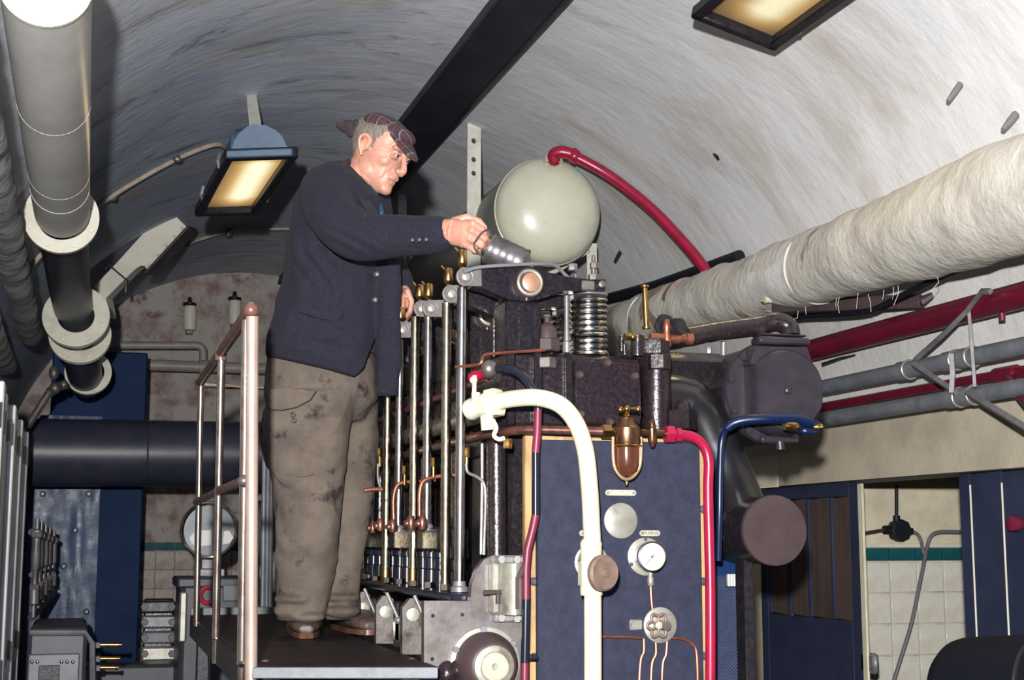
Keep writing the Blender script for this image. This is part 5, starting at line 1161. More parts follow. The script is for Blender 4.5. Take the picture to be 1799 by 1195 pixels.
# ------------------------------------------------------------------ the man: clothes and body grown as closed surfaces
def solid(mbs, voxel, smooth=2, warp=None):
    me = mbs.mesh('x'); o = bpy.data.objects.new('x', me); C.objects.link(o)
    r = o.modifiers.new('r', 'REMESH'); r.mode = 'VOXEL'; r.voxel_size = voxel
    if smooth:
        s_ = o.modifiers.new('s', 'SMOOTH'); s_.factor = .5; s_.iterations = smooth
    me2 = bpy.data.meshes.new_from_object(o.evaluated_get(bpy.context.evaluated_depsgraph_get())); bpy.data.objects.remove(o); bpy.data.meshes.remove(me)
    if warp:
        co = np.empty(len(me2.vertices) * 3); me2.vertices.foreach_get('co', co); co = warp(co.reshape(-1, 3)); me2.vertices.foreach_set('co', co.ravel())
    me2.polygons.foreach_set('use_smooth', [True] * len(me2.polygons)); me2.update()
    return me2
def mpart(name, me, mat, parent, label=None):
    me.transform(Matrix.Translation(-wloc(parent))); me.name = name; me.materials.clear(); me.materials.append(mat)
    o = bpy.data.objects.new(name, me); C.objects.link(o); o.parent = parent
    if label: o['label'] = label
    return o
def cloth(name, col, c2, scale, rough=.9, bump=.25, c3=None, s3=5, t3=.6, weave=420):
    mt = M(name, col, rough, c2=c2, scale=scale, c3=c3, s3=s3, t3=t3, bump=bump, bscale=weave, spec=.2)
    b = mt.node_tree.nodes['Principled BSDF']; b.inputs['Sheen Weight'].default_value = .02; b.inputs['Sheen Roughness'].default_value = .5
    return mt
m_jacket = cloth('navy_grey_tweed', (.0125, .0125, .0225), (.020, .019, .029), 160)
m_lapel = cloth('collar_tweed', (.024, .021, .027), (.034, .029, .033), 160)
m_lining = cloth('brown_waistcoat', (.045, .032, .035), (.03, .024, .028), 90)
m_trouser = cloth('stained_drill', (.122, .098, .078), (.078, .061, .052), 6, c3=(.030, .021, .021), s3=9, t3=.57)
m_shirt = cloth('blue_shirt', (.012, .045, .12), (.04, .10, .19), 60)
m_boot = M('scuffed_boot', (.055, .036, .028), .5, c2=(.095, .07, .055), scale=16, bump=.15, bscale=60)
m_sole = M('boot_welt', (.14, .07, .04), .32, c2=(.09, .045, .03), scale=20)
m_skin = M('skin', (.48, .25, .175), .46, c2=(.40, .175, .125), scale=22, lo=.40, hi=.72, bump=.10, bscale=140)
m_skin.node_tree.nodes['Principled BSDF'].inputs['Subsurface Weight'].default_value = .08
m_skin.node_tree.nodes['Principled BSDF'].inputs['Subsurface Radius'].default_value = (.012, .005, .003)
m_lip = M('lip', (.36, .12, .11), .42)
m_hair = M('grey_hair', (.20, .17, .14), .6, c2=(.11, .095, .085), scale=150, bump=.5, bscale=260, stretch=(1, 1, .25))
m_eye = M('eye_white', (.50, .45, .40), .2); m_iris = M('iris', (.02, .025, .03), .15)
m_button = M('horn_button', (.06, .055, .055), .3)
def plaid():
    mt = bpy.data.materials.new('plaid_wool'); mt.use_nodes = True; nt = mt.node_tree; N = nt.nodes; L = nt.links; b = N['Principled BSDF']; b.inputs['Roughness'].default_value = .9
    uv = N.new('ShaderNodeTexCoord').outputs['Object']
    def dot(vec):
        x = N.new('ShaderNodeVectorMath'); x.operation = 'DOT_PRODUCT'; L.new(uv, x.inputs[0]); x.inputs[1].default_value = vec; return x.outputs['Value']
    axes_ = (dot(fx_ + fz_ * .25), dot(fy_ * .55 + fz_ * .85 - fx_ * .1))
    def line(sock, freq, ph, w):
        a = N.new('ShaderNodeMath'); a.operation = 'MULTIPLY_ADD'; L.new(sock, a.inputs[0]); a.inputs[1].default_value = freq; a.inputs[2].default_value = ph
        f = N.new('ShaderNodeMath'); f.operation = 'FRACT'; L.new(a.outputs[0], f.inputs[0])
        g = N.new('ShaderNodeMath'); g.operation = 'LESS_THAN'; L.new(f.outputs[0], g.inputs[0]); g.inputs[1].default_value = w; return g.outputs[0]
    def mix(f, a, c, k):
        m1 = N.new('ShaderNodeMath'); m1.operation = 'MULTIPLY'; L.new(f, m1.inputs[0]); m1.inputs[1].default_value = k
        x = N.new('ShaderNodeMix'); x.data_type = 'RGBA'; L.new(m1.outputs[0], x.inputs[0])
        if isinstance(a, tuple): x.inputs[6].default_value = (*a, 1)
        else: L.new(a, x.inputs[6])
        x.inputs[7].default_value = (*c, 1); return x.outputs[2]
    cur = mix(line(axes_[0], 26, .1, .5), (.060, .022, .026), (.020, .017, .030), .8)
    cur = mix(line(axes_[1], 26, .3, .5), cur, (.020, .017, .030), .6)
    for s_ in (0, 1):
        cur = mix(line(axes_[s_], 26, .55, .08), cur, (.20, .19, .17), .6); cur = mix(line(axes_[s_], 26, .0, .07), cur, (.17, .03, .03), .7)
    L.new(cur, b.inputs['Base Color']); return mt

man = thing('person', 'man in flat cap and dark jacket leaning over the engine with an oil can', 'person', Z(575, 1112, PZ))
TOW = FWD * -1                                                                # towards the camera
def S(px, py, d): return D(px, py, d)
def ring(cx, cy, d, hw, hd, shear=0.0, n=24, sq=2.3, turn=0.0):
    # a cloth section: centre pixel, depth, half-width in pixels, half-depth in metres
    c = S(cx, cy, d); w = hw * d / FPX; out = []
    for j in range(n):
        t = 2 * math.pi * j / n; cs, sn = math.cos(t), math.sin(t)
        x = w * math.copysign(abs(cs) ** (2 / sq), cs); y = hd * math.copysign(abs(sn) ** (2 / sq), sn)
        out.append(c + RIGHT * x + HEAD * (y + turn * x) + UPZ * (-shear * x))
    return out
def limb(mb, pts, radii, n=18, k=6):
    P = spline(pts, k); mb.tube(P, list(np.interp(np.linspace(0, 1, len(P)), np.linspace(0, 1, len(radii)), radii)), n); mb.ell(P[0], (radii[0],) * 3, n); mb.ell(P[-1], (radii[-1],) * 3, n); return mb
def folds(amp, f, st=(1, 1, 1), seed=0, amp2=0.0, f2=0):
    def w(co):
        out = co.copy(); n = len(co); ctr = np.array(S(580, 700, 4.7))
        for i in range(n):
            p = Vector((co[i, 0] * st[0] * f, co[i, 1] * st[1] * f, co[i, 2] * st[2] * f + seed)); g = noise.noise(p)
            k = amp * (1 - abs(g) * 2)
            if amp2: k += amp2 * noise.noise(Vector(co[i]) * f2)
            dx, dy = co[i, 0] - ctr[0], co[i, 1] - ctr[1]; L_ = math.hypot(dx, dy) + 1e-6
            out[i, 0] += dx / L_ * k; out[i, 1] += dy / L_ * k
        return out
    return w
# --- trousers
tr_ = MB()
tr_.loft([ring(565, 612, 4.72, 86, .15), ring(564, 650, 4.72, 93, .155), ring(564, 700, 4.72, 95, .16), ring(566, 742, 4.72, 66, .12)])
tr_.loft([ring(548, 690, 4.63, 76, .085), ring(544, 760, 4.62, 70, .088), ring(543, 820, 4.61, 65, .086), ring(541, 880, 4.60, 56, .082), ring(541, 930, 4.60, 53, .080), ring(538, 990, 4.60, 49, .076), ring(533, 1040, 4.60, 45, .074), ring(531, 1075, 4.60, 42, .072), ring(531, 1090, 4.60, 39, .066)])
tr_.loft([ring(606, 650, 4.80, 50, .085), ring(612, 700, 4.80, 47, .085), ring(620, 760, 4.79, 41, .085), ring(620, 820, 4.78, 40, .084), ring(615, 880, 4.77, 40, .080), ring(608, 930, 4.76, 39, .078), ring(601, 990, 4.74, 34, .074), ring(598, 1040, 4.72, 31, .072), ring(598, 1075, 4.72, 32, .070), ring(599, 1088, 4.72, 30, .066)])
tr_.ell(S(516, 1072, 4.57), (.060, .06, .030), 16).ell(S(545, 1084, 4.55), (.050, .05, .018), 16).ell(S(520, 1052, 4.56), (.066, .06, .018), 16).ell(S(602, 1074, 4.66), (.055, .06, .024), 16).ell(S(600, 1050, 4.67), (.058, .05, .016), 16)
tr_.ell(S(494, 765, 4.58), (.062, .06, .13), 18).ell(S(520, 790, 4.545), (.085, .035, .125), 18)
tme = solid(tr_, .0075, 3, folds(.010, 8, (1, 1, .6), 3, .005, 24))
mpart('trousers', tme, m_trouser, man, 'baggy brown work trousers stained with oil')
pk = MB()
fl_ = [S(a, b, 4.50) for a, b in ((464, 684), (500, 680), (556, 686), (545, 703), (520, 716), (495, 721), (466, 719))]
pk.prism(fl_, HEAD * .012); 
mpart('pocket_flap', solid(pk, .004, 3), m_trouser, man)
part('pocket_seam', MB().tube(spline([S(464, 722, 4.50), S(458, 770, 4.52), S(468, 810, 4.52), S(490, 830, 4.50), S(530, 836, 4.50), S(552, 832, 4.51)], 6), .0035, 6), m_trouser, man)
for q in ((514, 728), (516, 738)): part('pocket_button', MB().torus(S(*q, 4.495), TOW, .0065, .0025, 14, 6), m_boot, man)
# --- boots
def boot(toe, heel, d_toe, d_heel, h, wdt, nm):
    a, b = Z(*toe, PZ), Z(*heel, PZ); ax = (a - b).normalized(); sd_ = UPZ.cross(ax); L_ = (a - b).length
    def bx(t, s, z): return b + ax * (t * L_) + sd_ * s + UPZ * z
    u = MB(); rings = []
    for t, w, hh in ((-.02, .026, .05), (.04, .034, .085), (.18, .037, .115), (.36, .038, .105), (.52, .043, .078), (.70, .047, .060), (.86, .044, .050), (.96, .033, .040), (1.0, .018, .028)):
        rg = []
        for j in range(16):
            q = math.pi * 2 * j / 16; cs, sn = math.cos(q), math.sin(q)
            rg.append(bx(t, wdt * w / .045 * math.copysign(abs(cs) ** .75, cs), .016 + hh * .5 + hh * .5 * math.copysign(abs(sn) ** .8, sn)))
        rings.append(rg)
    u.loft(rings); u.tube([bx(.15, 0, .07), bx(.14, 0, .16)], .045, 16)
    sh_ = mpart('boot', solid(u, .005, 2), m_boot, man)
    so = [];
    for j in range(28):
        q = 2 * math.pi * j / 28; t = .5 + .52 * math.cos(q); w = wdt * (1.06 if t > .5 else .86) * abs(math.sin(q)) ** .7 * (1 if math.sin(q) >= 0 else -1); so.append(bx(t, w, 0.002))
    part('sole', MB().prism(so, (0, 0, .017)), m_sole, sh_)
    part('heel', MB().prism([p for p in so if (p - b).dot(ax) < L_ * .25], (0, 0, .02)), m_sole, sh_) if False else None
    lc = MB()
    for i in range(4): lc.tube([bx(.34 + .055 * i, -.022, .112 - .012 * i), bx(.34 + .055 * i, 0, .122 - .013 * i), bx(.345 + .055 * i, .022, .112 - .012 * i)], .0028, 6)
    part('laces', lc, m_boot, sh_)
boot((538, 1123), (526, 1087), 4.5, 4.75, .1, .058, 'near')
boot((653, 1117), (590, 1104), 4.6, 4.7, .1, .050, 'far')
# --- jacket
jk = MB()
jk.loft([ring(568, 655, 4.70, 96, .19, .26), ring(569, 640, 4.70, 98, .195, .22), ring(572, 600, 4.70, 97, .195, .10), ring(578, 550, 4.70, 92, .19, 0), ring(583, 500, 4.70, 87, .185), ring(588, 450, 4.69, 82, .19), ring(592, 400, 4.68, 80, .20), ring(596, 360, 4.67, 76, .205), ring(592, 330, 4.66, 58, .18), ring(589, 310, 4.67, 42, .14), ring(596, 296, 4.68, 24, .085), ring(603, 289, 4.69, 14, .05)])
sh0, el, wr_ = S(566, 345, 4.50), S(625, 415, 4.36), S(772, 413, 4.22)
limb(jk, [S(574, 338, 4.56), S(578, 362, 4.48), S(600, 398, 4.39), S(634, 418, 4.35), S(690, 416, 4.30), S(768, 413, 4.22)], [.085, .086, .078, .074, .066, .057], 20)
limb(jk, [S(635, 345, 4.82), S(660, 420, 4.90), S(682, 470, 4.92), S(700, 508, 4.88)], [.085, .078, .062, .052], 18)
jk.ell(S(612, 398, 4.37), (.075, .07, .07), 16)
# far front panel, hanging open
jk.loft([ring(672, 400, 4.74, 14, .06), ring(680, 450, 4.64, 22, .03), ring(682, 540, 4.60, 20, .022), ring(681, 620, 4.60, 21, .02), ring(680, 696, 4.60, 20, .02)])
def cut(co):
    co = folds(.009, 6.5, (1, 1, .8), 8, .005, 17)(co)
    for (px, py, dd, ang_, amp, fr_q, rad_) in ((625, 425, 4.33, .9, .0065, 170, .10), (560, 470, 4.5, .35, .006, 120, .13), (575, 600, 4.5, 1.2, .005, 80, .16), (720, 414, 4.2, 1.5, .003, 190, .07), (560, 345, 4.5, -.6, .004, 130, .08)):
        c0 = np.array(S(px, py, dd)); dl = co - c0; s1 = dl @ np.array(RIGHT) * math.cos(ang_) + dl @ np.array(UPZ) * math.sin(ang_)
        g = np.exp(-(dl ** 2).sum(1) / rad_ ** 2); co = co + (g * np.sin(s1 * fr_q + 2 * np.sin(dl @ np.array(UPZ) * 30)) * amp)[:, None] * np.array(TOW)
    return co
jme = solid(jk, .0075, 3, cut)
# trim the hem and the rounded front corner
bm = bmesh.new(); bm.from_mesh(jme)
dele = []
for v in bm.verts:
    p = v.co - EYE; d = p.dot(FWD); x = CX + FPX * p.dot(RIGHT) / d; y = CY - FPX * p.dot(CUP) / d
    if x < 661:
        hem = 637 + (x - 470) * .20 if x < 622 else 667 - (x - 622) * 1.0 - max(0, x - 640) * 1.6
        if y > hem: dele.append(v)
bmesh.ops.delete(bm, geom=dele, context='VERTS')
ed = [e for e in bm.edges if e.is_boundary]
bm.to_mesh(jme); bm.free()
o_j = mpart('jacket', jme, m_jacket, man, 'dark navy grey tweed jacket')
sol = o_j.modifiers.new('thick', 'SOLIDIFY'); sol.thickness = .006; sol.offset = -1
sm_ = o_j.modifiers.new('sm', 'SMOOTH'); sm_.iterations = 2; sm_.factor = .5
# dark space and waistcoat in the open front
part('waistcoat', MB().loft([ring(655, 385, 4.74, 16, .08), ring(660, 470, 4.74, 14, .09), ring(657, 560, 4.74, 14, .09), ring(652, 625, 4.74, 12, .09)]), m_lining, man, 'brown waistcoat in the jacket opening')
part('shirt', MB().loft([ring(640, 330, 4.66, 20, .05), ring(660, 362, 4.64, 13, .06), ring(672, 400, 4.66, 10, .06), ring(676, 470, 4.74, 7, .05), ring(674, 500, 4.76, 4, .04)]), m_shirt, man, 'blue shirt front at the open collar')
lp1 = MB().prism([S(a, b, d_) for a, b, d_ in ((598, 298, 4.55), (606, 291, 4.57), (638, 326, 4.55), (655, 350, 4.55), (667, 386, 4.57), (668, 404, 4.58), (655, 392, 4.52), (640, 364, 4.48), (622, 330, 4.49), (606, 310, 4.52))], HEAD * .02)
mpart('lapel', solid(lp1, .004, 3), m_lapel, man)
cl_ = MB().tube(spline([S(600, 298, 4.54), S(604, 290, 4.60), S(612, 288, 4.68), S(622, 292, 4.74)], 6), .016, 10).tube(spline([S(600, 298, 4.54), S(612, 312, 4.53), S(630, 336, 4.53), S(645, 356, 4.54)], 6), [.016, .016, .012, .008], 10)
mpart('collar', solid(cl_, .0045, 2), m_lapel, man)
pfp = MB().prism([S(a, b, 4.495) for a, b in ((522, 538), (526, 534), (600, 549), (604, 553), (592, 566), (586, 567), (524, 549))], HEAD * .012)
mpart('jacket_pocket_flap', solid(pfp, .004, 2), m_jacket, man)
for i in range(3): part('cuff_button', MB().lathe(S(725 + i * 12, 422 - i * .3, 4.168 - i * .01), TOW, [(0, .0062), (.004, .006), (.006, .003)], 12), m_button, man)
for q in ((662, 482), (659, 527)): part('jacket_button', MB().lathe(S(*q, 4.575), TOW, [(0, .010), (.005, .0095), (.007, .005)], 14), m_button, man)
# --- head, hands: one continuous body
yaw = math.radians(63)
hf = (RIGHT * math.sin(yaw) - HEAD * math.cos(yaw)).normalized()              # where the face points before it tips down
hl = UPZ.cross(hf).normalized()                                               # his left
tip = math.radians(27)
fx_ = (hf * math.cos(tip) - UPZ * math.sin(tip)); fz_ = (UPZ * math.cos(tip) + hf * math.sin(tip)); fy_ = fz_.cross(fx_).normalized()
roll = math.radians(2); fz_, fy_ = fz_ * math.cos(roll) + fy_ * math.sin(roll), fy_ * math.cos(roll) - fz_ * math.sin(roll)
HC = S(667, 270, 4.66); HS = 1.06
def Hd(x, y, z): return HC + (fx_ * x + fy_ * y + fz_ * z) * HS
AX = (fx_, fy_, fz_)
bd = MB()
def he(c, r, n=18): bd.ell(Hd(*c), [q * HS for q in r], n, AX)
LV = [(-.112, .066, .000, .016), (-.106, .082, -.010, .026), (-.094, .090, -.022, .036), (-.078, .090, -.036, .046), (-.062, .089, -.052, .053), (-.044, .086, -.070, .058), (-.020, .083, -.088, .064), (.004, .081, -.102, .069),
      (.022, .084, -.108, .072), (.036, .089, -.111, .074), (.056, .087, -.111, .075), (.076, .076, -.104, .072), (.092, .056, -.088, .063), (.102, .030, -.064, .045), (.106, .005, -.035, .020)]
lv = np.array(LV); zz = np.linspace(-.112, .106, 44); rings = []
for z_ in zz:
    fr_x, bk_x, hw_ = (float(np.interp(z_, lv[:, 0], lv[:, k])) for k in (1, 2, 3)); rg = []
    for j in range(40):
        t = 2 * math.pi * j / 40; cs, sn = math.cos(t), math.sin(t); e = 2 / 2.25
        cs, sn = math.copysign(abs(cs) ** e, cs), math.copysign(abs(sn) ** e, sn)
        rg.append(Hd(cs * (fr_x if cs > 0 else -bk_x), sn * hw_, z_))
    rings.append(rg)
bd.loft(rings)
he((.072, 0, -.094), (.022, .024, .018))
for s in (-1, 1):
    he((.008, s * .046, -.056), (.034, .014, .030)); he((.044, s * .038, -.014), (.030, .021, .024)); he((.080, s * .027, .035), (.012, .028, .009))
    he((.098, s * .0125, -.028), (.011, .0085, .009)); he((.076, s * .031, .007), (.012, .018, .008))
bd.tube([Hd(.088, 0, .026), Hd(.101, 0, -.002), Hd(.109, 0, -.022)], [.0085, .010, .0118], 14); he((.108, 0, -.023), (.010, .0115, .0095)); he((.102, 0, -.034), (.012, .011, .007))
he((.084, 0, -.050), (.014, .026, .012)); he((.0885, 0, -.0555), (.0085, .021, .0050)); he((.0865, 0, -.0665), (.0085, .018, .0055)); he((.078, 0, -.078), (.014, .022, .010))
for s in (-1, 1):                                                             # ears
    bd.tube(spline([Hd(-.004, s * .074, -.030), Hd(-.012, s * .080, -.018), Hd(-.024, s * .088, .004), Hd(-.026, s * .089, .022), Hd(-.014, s * .085, .034), Hd(.000, s * .078, .026), Hd(.002, s * .075, .010)], 5), .0062, 10)
    he((-.012, s * .074, .006), (.015, .008, .026)); he((.002, s * .076, -.002), (.006, .006, .008))
neck0, neck1 = Hd(-.030, 0, -.05), S(620, 320, 4.66)
bd.tube([neck0, (neck0 + neck1) / 2 + hf * .012, neck1], [.050 * HS, .050, .054], 20)
bd.tube([Hd(-.01, .045, -.055), S(628, 322, 4.58)], [.016, .014], 10)
# trunk, legs and arms inside the clothes
limb(bd, [S(604, 352, 4.66), S(590, 450, 4.69), S(570, 640, 4.72)], [.075, .11, .12], 16)
limb(bd, [S(545, 680, 4.64), S(541, 880, 4.62), S(532, 1045, 4.62)], [.07, .055, .03], 14); limb(bd, [S(612, 690, 4.80), S(613, 880, 4.77), S(600, 1045, 4.72)], [.07, .055, .03], 14)
limb(bd, [S(578, 345, 4.54), S(628, 416, 4.36), S(768, 405, 4.22)], [.055, .045, .036], 14); limb(bd, [S(640, 350, 4.80), S(670, 450, 4.92), S(702, 512, 4.86)], [.05, .04, .03], 14)
# right hand: back of the hand to the camera, fingers closed round the can's handle
W0 = S(765, 403, 4.22); a_h = (S(846, 406, 4.15) - S(776, 398, 4.22)).normalized(); b_h = (CUP - a_h * CUP.dot(a_h)).normalized(); c_h = a_h.cross(b_h); 
if c_h.dot(FWD) < 0: c_h = -c_h
bd.tube([W0 - a_h * .04, W0 + a_h * .03, W0 + a_h * .06], [.036, .034, .036], 18)
def hp(a, b, c): return W0 + a_h * a + b_h * b + c_h * c
bd.ell(hp(.075, -.003, .004), (.050, .040, .024), 18, (a_h, b_h, c_h)); bd.ell(hp(.102, -.004, .004), (.034, .043, .022), 18, (a_h, b_h, c_h))
kn = [(.128, .030, .000), (.132, .009, -.006), (.126, -.014, -.005), (.112, -.035, .000)]
ln = [(.040, .026, .020), (.044, .030, .021), (.041, .027, .020), (.032, .021, .017)]
for (ka, kb, kc), (l1_, l2_, l3_), rf_ in zip(kn, ln, (.0105, .0110, .0102, .0090)):
    k0_ = hp(ka, kb, kc); d1_ = (a_h * .62 - b_h * .40 + c_h * .55).normalized(); d2_ = (a_h * -.15 - b_h * .25 + c_h * .95).normalized(); d3_ = (a_h * -.9 + c_h * .25).normalized()
    p1_ = k0_ + d1_ * l1_; p2_ = p1_ + d2_ * l2_; p3_ = p2_ + d3_ * l3_
    bd.tube([hp(ka - .05, kb * .8, kc + .008), k0_], [rf_ * .9, rf_ * 1.12], 12); bd.ell(k0_, (rf_ * 1.22,) * 3, 12)
    bd.tube([k0_, p1_], [rf_ * 1.05, rf_ * .98], 12); bd.ell(p1_, (rf_ * 1.08,) * 3, 12); bd.tube([p1_, p2_], [rf_ * .97, rf_ * .9], 12); bd.ell(p2_, (rf_ * .93,) * 3, 12); bd.tube([p2_, p3_], [rf_ * .9, rf_ * .75], 12); bd.ell(p3_, (rf_ * .76,) * 3, 12)
t0_, t1_, t2_, t3_ = hp(.045, .026, .02), hp(.082, .046, .036), hp(.115, .038, .052), hp(.136, .022, .056)
bd.tube([t0_, t1_], [.016, .0125], 12); bd.ell(t1_, (.0125,) * 3, 12); bd.tube([t1_, t2_], [.012, .011], 12); bd.ell(t2_, (.0112,) * 3, 12); bd.tube([t2_, t3_], [.011, .008], 12); bd.ell(t3_, (.0082,) * 3, 12)
# left hand resting on the rocker behind
LW = S(704, 515, 4.86); la = (S(722, 545, 4.82) - LW).normalized(); lb_ = RIGHT; lc_ = la.cross(lb_).normalized()
bd.ell(S(711, 522, 4.84), (.024, .034, .042), 16, (RIGHT, FWD, UPZ)); bd.tube([S(698, 505, 4.87), S(710, 520, 4.84)], [.030, .028], 14)
for i in range(4):
    dd_ = 4.80 + .022 * i; k0_ = S(716 + i * .5, 512 + i * 3, dd_); p1_ = S(723, 530 + i * 3, dd_); p2_ = S(720, 548 + i * 2, dd_ - .005); p3_ = S(713, 557 + i * 2, dd_)
    rf_ = (.0102, .0106, .0100, .009)[i]
    for q0_, q1_, r0_, r1_ in ((S(708, 512 + i * 2, 4.84), k0_, rf_, rf_ * 1.1), (k0_, p1_, rf_ * 1.05, rf_), (p1_, p2_, rf_, rf_ * .92), (p2_, p3_, rf_ * .9, rf_ * .76)):
        bd.tube([q0_, q1_], [r0_, r1_], 12); bd.ell(q1_, (r1_ * 1.02,) * 3, 12)
bd.tube([S(706, 520, 4.80), S(706, 540, 4.775), S(710, 556, 4.765)], [.013, .011, .008], 12); bd.ell(S(710, 556, 4.765), (.0082,) * 3, 10)
def face_warp(co):
    loc = (co - np.array(HC)) / HS; A = np.array([list(fx_), list(fy_), list(fz_)]); q = loc @ A.T
    def push(c, r, amt, ax=(-1, 0, 0)):
        g = np.exp(-(((q - np.array(c)) / np.array(r)) ** 2).sum(1)); return g[:, None] * np.array(ax) * amt
    dq = np.zeros_like(q)
    for s in (-1, 1):
        dq += push((.088, s * .031, .018), (.02, .015, .010), .0115)
        dq += push((.092, s * .014, .014), (.016, .007, .010), .005)
        dq += push((.085, s * .033, -.045), (.02, .005, .020), .0045)          # fold from nose to mouth
        dq += push((.060, s * .048, -.045), (.03, .012, .020), .0045)          # hollow cheek
        dq += push((.045, s * .055, -.060), (.03, .006, .026), .003)
        dq += push((.07, s * .05, .035), (.03, .012, .012), .004)
    for s in (-1, 1):
        for z_, x_ in ((.018, .052), (.010, .054), (.003, .053)): dq += push((x_, s * .062, z_), (.014, .03, .0015), .0016, (0, -s, 0))
        for k_ in range(9):
            t = k_ / 8; dq += push((.088 - .020 * t, s * (.021 + .016 * t), -.030 - .050 * t), (.012, .004, .006), .0022)
            dq += push((.062 - .018 * t, s * (.040 + .010 * t), -.030 - .055 * t), (.012, .004, .007), .0020)
    dq += push((.094, 0, -.0612), (.02, .022, .0018), .0045)                   # line of the mouth
    dq += push((.088, 0, -.0765), (.02, .018, .005), .0030)
    for z in (.052, .062, .072): dq += push((.085, 0, z), (.03, .04, .0016), .0012)
    return co + (dq @ A) * HS
bme = solid(bd, .0034, 4, face_warp)
body = mpart('body', bme, m_skin, man, 'pinkish weathered skin of face and hands')
for s in (-1, 1):
    ey = part('eye', MB().ell(Hd(.0765, s * .031, .0165), (.0118 * HS,) * 3, 20), m_eye, man)
    gz = (fx_ * .93 + fz_ * -.16).normalized(); part('iris', MB().lathe(Hd(.0765, s * .031, .0165) + gz * .0116 * HS, gz, [(-.0006, .0056), (.0004, .0052), (.0008, .003)], 16), m_iris, ey)
    part('eyebrow', MB().tube(spline([Hd(.093, s * .014, .034), Hd(.094, s * .028, .039), Hd(.083, s * .045, .036)], 5), [.0035, .0045, .0022], 8), m_hair, man)
    part('eyelid', MB().tube(spline([Hd(.081, s * .017, .018), Hd(.0885, s * .030, .0225), Hd(.079, s * .045, .016)], 5), [.004, .0058, .004], 8).tube(spline([Hd(.081, s * .018, .0115), Hd(.0865, s * .031, .0085), Hd(.077, s * .045, .0115)], 5), [.003, .0042, .003], 8), m_skin, man)
part('lips', MB().tube(spline([Hd(.080, -.024, -.0605), Hd(.0925, -.011, -.0575), Hd(.0955, 0, -.0585), Hd(.0925, .011, -.0575), Hd(.080, .024, -.0605)], 5), [.0015, .0034, .0036, .0034, .0015], 8).tube(spline([Hd(.080, -.022, -.0625), Hd(.0905, -.010, -.0655), Hd(.093, 0, -.0660), Hd(.0905, .010, -.0655), Hd(.080, .022, -.0625)], 5), [.0015, .0036, .004, .0036, .0015], 8), m_lip, man)
# hair: cropped grey at temple, behind the ear and nape
hm = MB(); vs, fs = [], []
nu, nw = 72, 26
def skull(z_, t, k):
    fr_x, bk_x, hw_ = (float(np.interp(z_, lv[:, 0], lv[:, q])) for q in (1, 2, 3)); cs, sn = math.cos(t), math.sin(t); e = 2 / 2.25
    cs, sn = math.copysign(abs(cs) ** e, cs), math.copysign(abs(sn) ** e, sn)
    return (cs * (fr_x if cs > 0 else -bk_x) * k, sn * hw_ * k, z_)
loc_ = []
for i in range(nu):
    for j in range(nw + 1):
        z_ = -.040 + .130 * j / nw; t = 2 * math.pi * i / nu; q = skull(z_, t, 1.030 + .010 * noise.noise(Vector((i * .8, j * .5, 1))))
        loc_.append(q); vs.append(Hd(*q))
for i in range(nu):
    for j in range(nw):
        q = loc_[i * (nw + 1) + j]; x, z_ = q[0], q[2]; wob = .006 * noise.noise(Vector((x * 60, z_ * 60, 3)))
        edge = .016 + max(0, z_ - .03) * .55 + wob
        if x < edge and (z_ > .022 + wob or x < -.045 + wob and z_ > -.035 or (abs(x - .004) < .011 and z_ > .000)): fs.append((i * (nw + 1) + j, (i + 1) % nu * (nw + 1) + j, (i + 1) % nu * (nw + 1) + j + 1, i * (nw + 1) + j + 1))
hm.add(vs, fs); part('hair', hm, m_hair, man, 'short grey hair below the cap')
m_plaid = plaid()
# flat cap: soft crown pulled forward over a stiff peak, with a raised back
cp = MB()
def cell(c, r, n=24): cp.ell(Hd(*c), [q * HS for q in r], n, AX)
cell((-.020, 0, .078), (.072, .080, .040)); cell((.034, 0, .074), (.052, .068, .030)); cell((-.055, 0, .066), (.040, .066, .032))
cme = solid(cp, .005, 9, folds(.0035, 14, (1, 1, 1), 2))
cap = mpart('flat_cap', cme, m_plaid, man, 'dark red tartan flat cap')
pkp = MB(); rings = []
for i in range(13):
    t = -1 + 2 * i / 12; yy = .064 * t; k_ = math.sqrt(max(0, 1 - t * t)); top_ = []
    for f in (0, .35, .7, 1):
        top_.append((.050 + .040 * (1 - abs(t)) * .4 + (.068 * k_) * f, yy, .074 - .046 * k_ * f ** 1.3 - .004 * t * t))
    rings.append([Hd(*q) for q in top_] + [Hd(q[0], q[1], q[2] - .007) for q in top_[::-1]])
pkp.loft(rings); part('peak', pkp, m_plaid, cap)
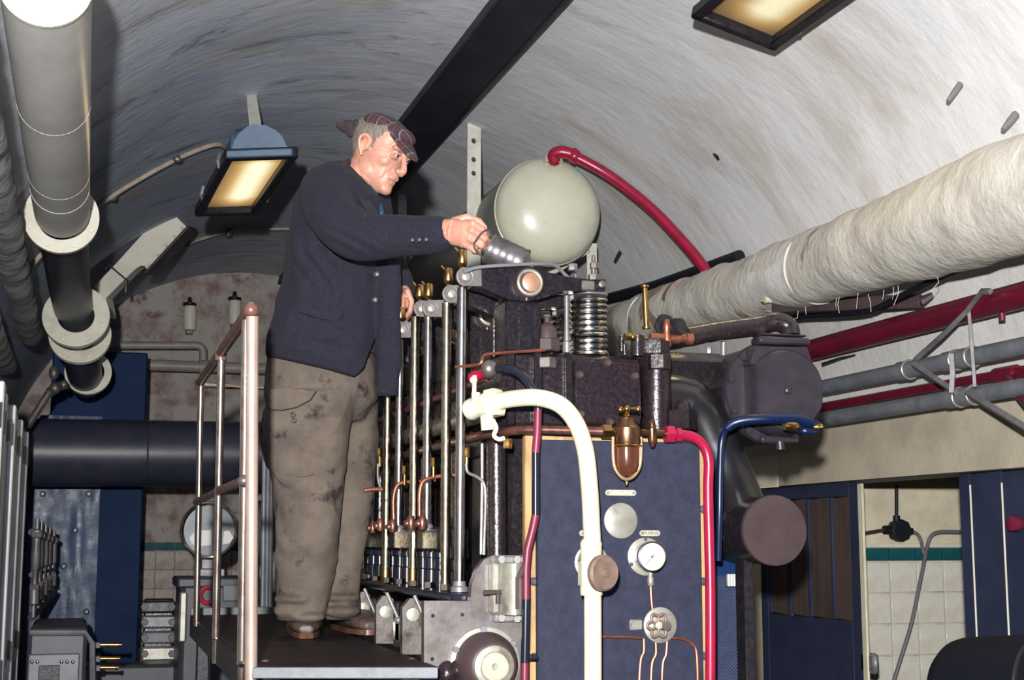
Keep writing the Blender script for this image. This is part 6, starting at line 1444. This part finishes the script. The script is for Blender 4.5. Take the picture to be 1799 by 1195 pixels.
bf = MB()
for c_, r_ in (((-.085, 0, .052), (.045, .062, .024)), ((-.115, -.015, .040), (.040, .050, .020)), ((-.140, -.030, .026), (.028, .034, .014)), ((-.100, -.040, .030), (.030, .020, .026))): bf.ell(Hd(*c_), [q * HS for q in r_], 18, AX)
mpart('back_flap', solid(bf, .005, 2, folds(.006, 38)), m_lining, cap, 'loose brown back flap of the cap')
# --- the oil can hanging from his fingers
oc0, oc1 = S(857, 437, 4.11), S(912, 452, 4.11); ca = (S(914, 459, 4.10) - S(860, 434, 4.11)).normalized()
can = thing('oil_can', 'small dark ribbed oil can tipped from his right hand over the rockers', 'oil can', S(886, 470, 4.11))
cr = .045; prof = []; Lc = .108
for i in range(33):
    t = i / 32; prof.append((t * Lc, cr * (.99 + .010 * math.cos(t * 5 * 2 * math.pi))))
m_can = M('dark_tin', (.09, .085, .09), .42, .6, c2=(.15, .14, .14), scale=20)
oc0 = S(860, 437, 4.11)
part('body', MB().lathe(oc0, ca, [(0, cr * .96)] + prof + [(Lc, cr * .9), (Lc + .004, cr * .6)], 36), m_can, can)
part('base_rim', MB().torus(oc0 + ca * .001, ca, cr * 1.0, .0028, 40, 8), m_steel, can)
part('top_rim', MB().torus(oc0 + ca * Lc, ca, cr * .98, .003, 40, 8), m_can, can)
part('cone_top', MB().lathe(oc0 + ca * Lc, ca, [(0, cr * .92), (.012, cr * .6), (.02, .010), (.03, .006)], 28), m_can, can)
cu_ = (CUP - ca * CUP.dot(ca)).normalized()
part('handle', MB().tube(spline([oc0 + cu_ * cr * .9 + ca * .012, S(862, 414, 4.12), S(859, 405, 4.13), S(850, 406, 4.14), S(838, 420, 4.13), S(833, 434, 4.12), oc0 - cu_ * cr * .9 + ca * .012], 7), .0028, 8), m_can, can)
part('spout', MB().tube(spline([oc0 - cu_ * cr * .8 + ca * .02, oc0 - cu_ * cr * 1.15 + ca * .055, oc0 - cu_ * cr * 1.0 + ca * .10], 6), [.006, .005, .003], 10), m_can, can)
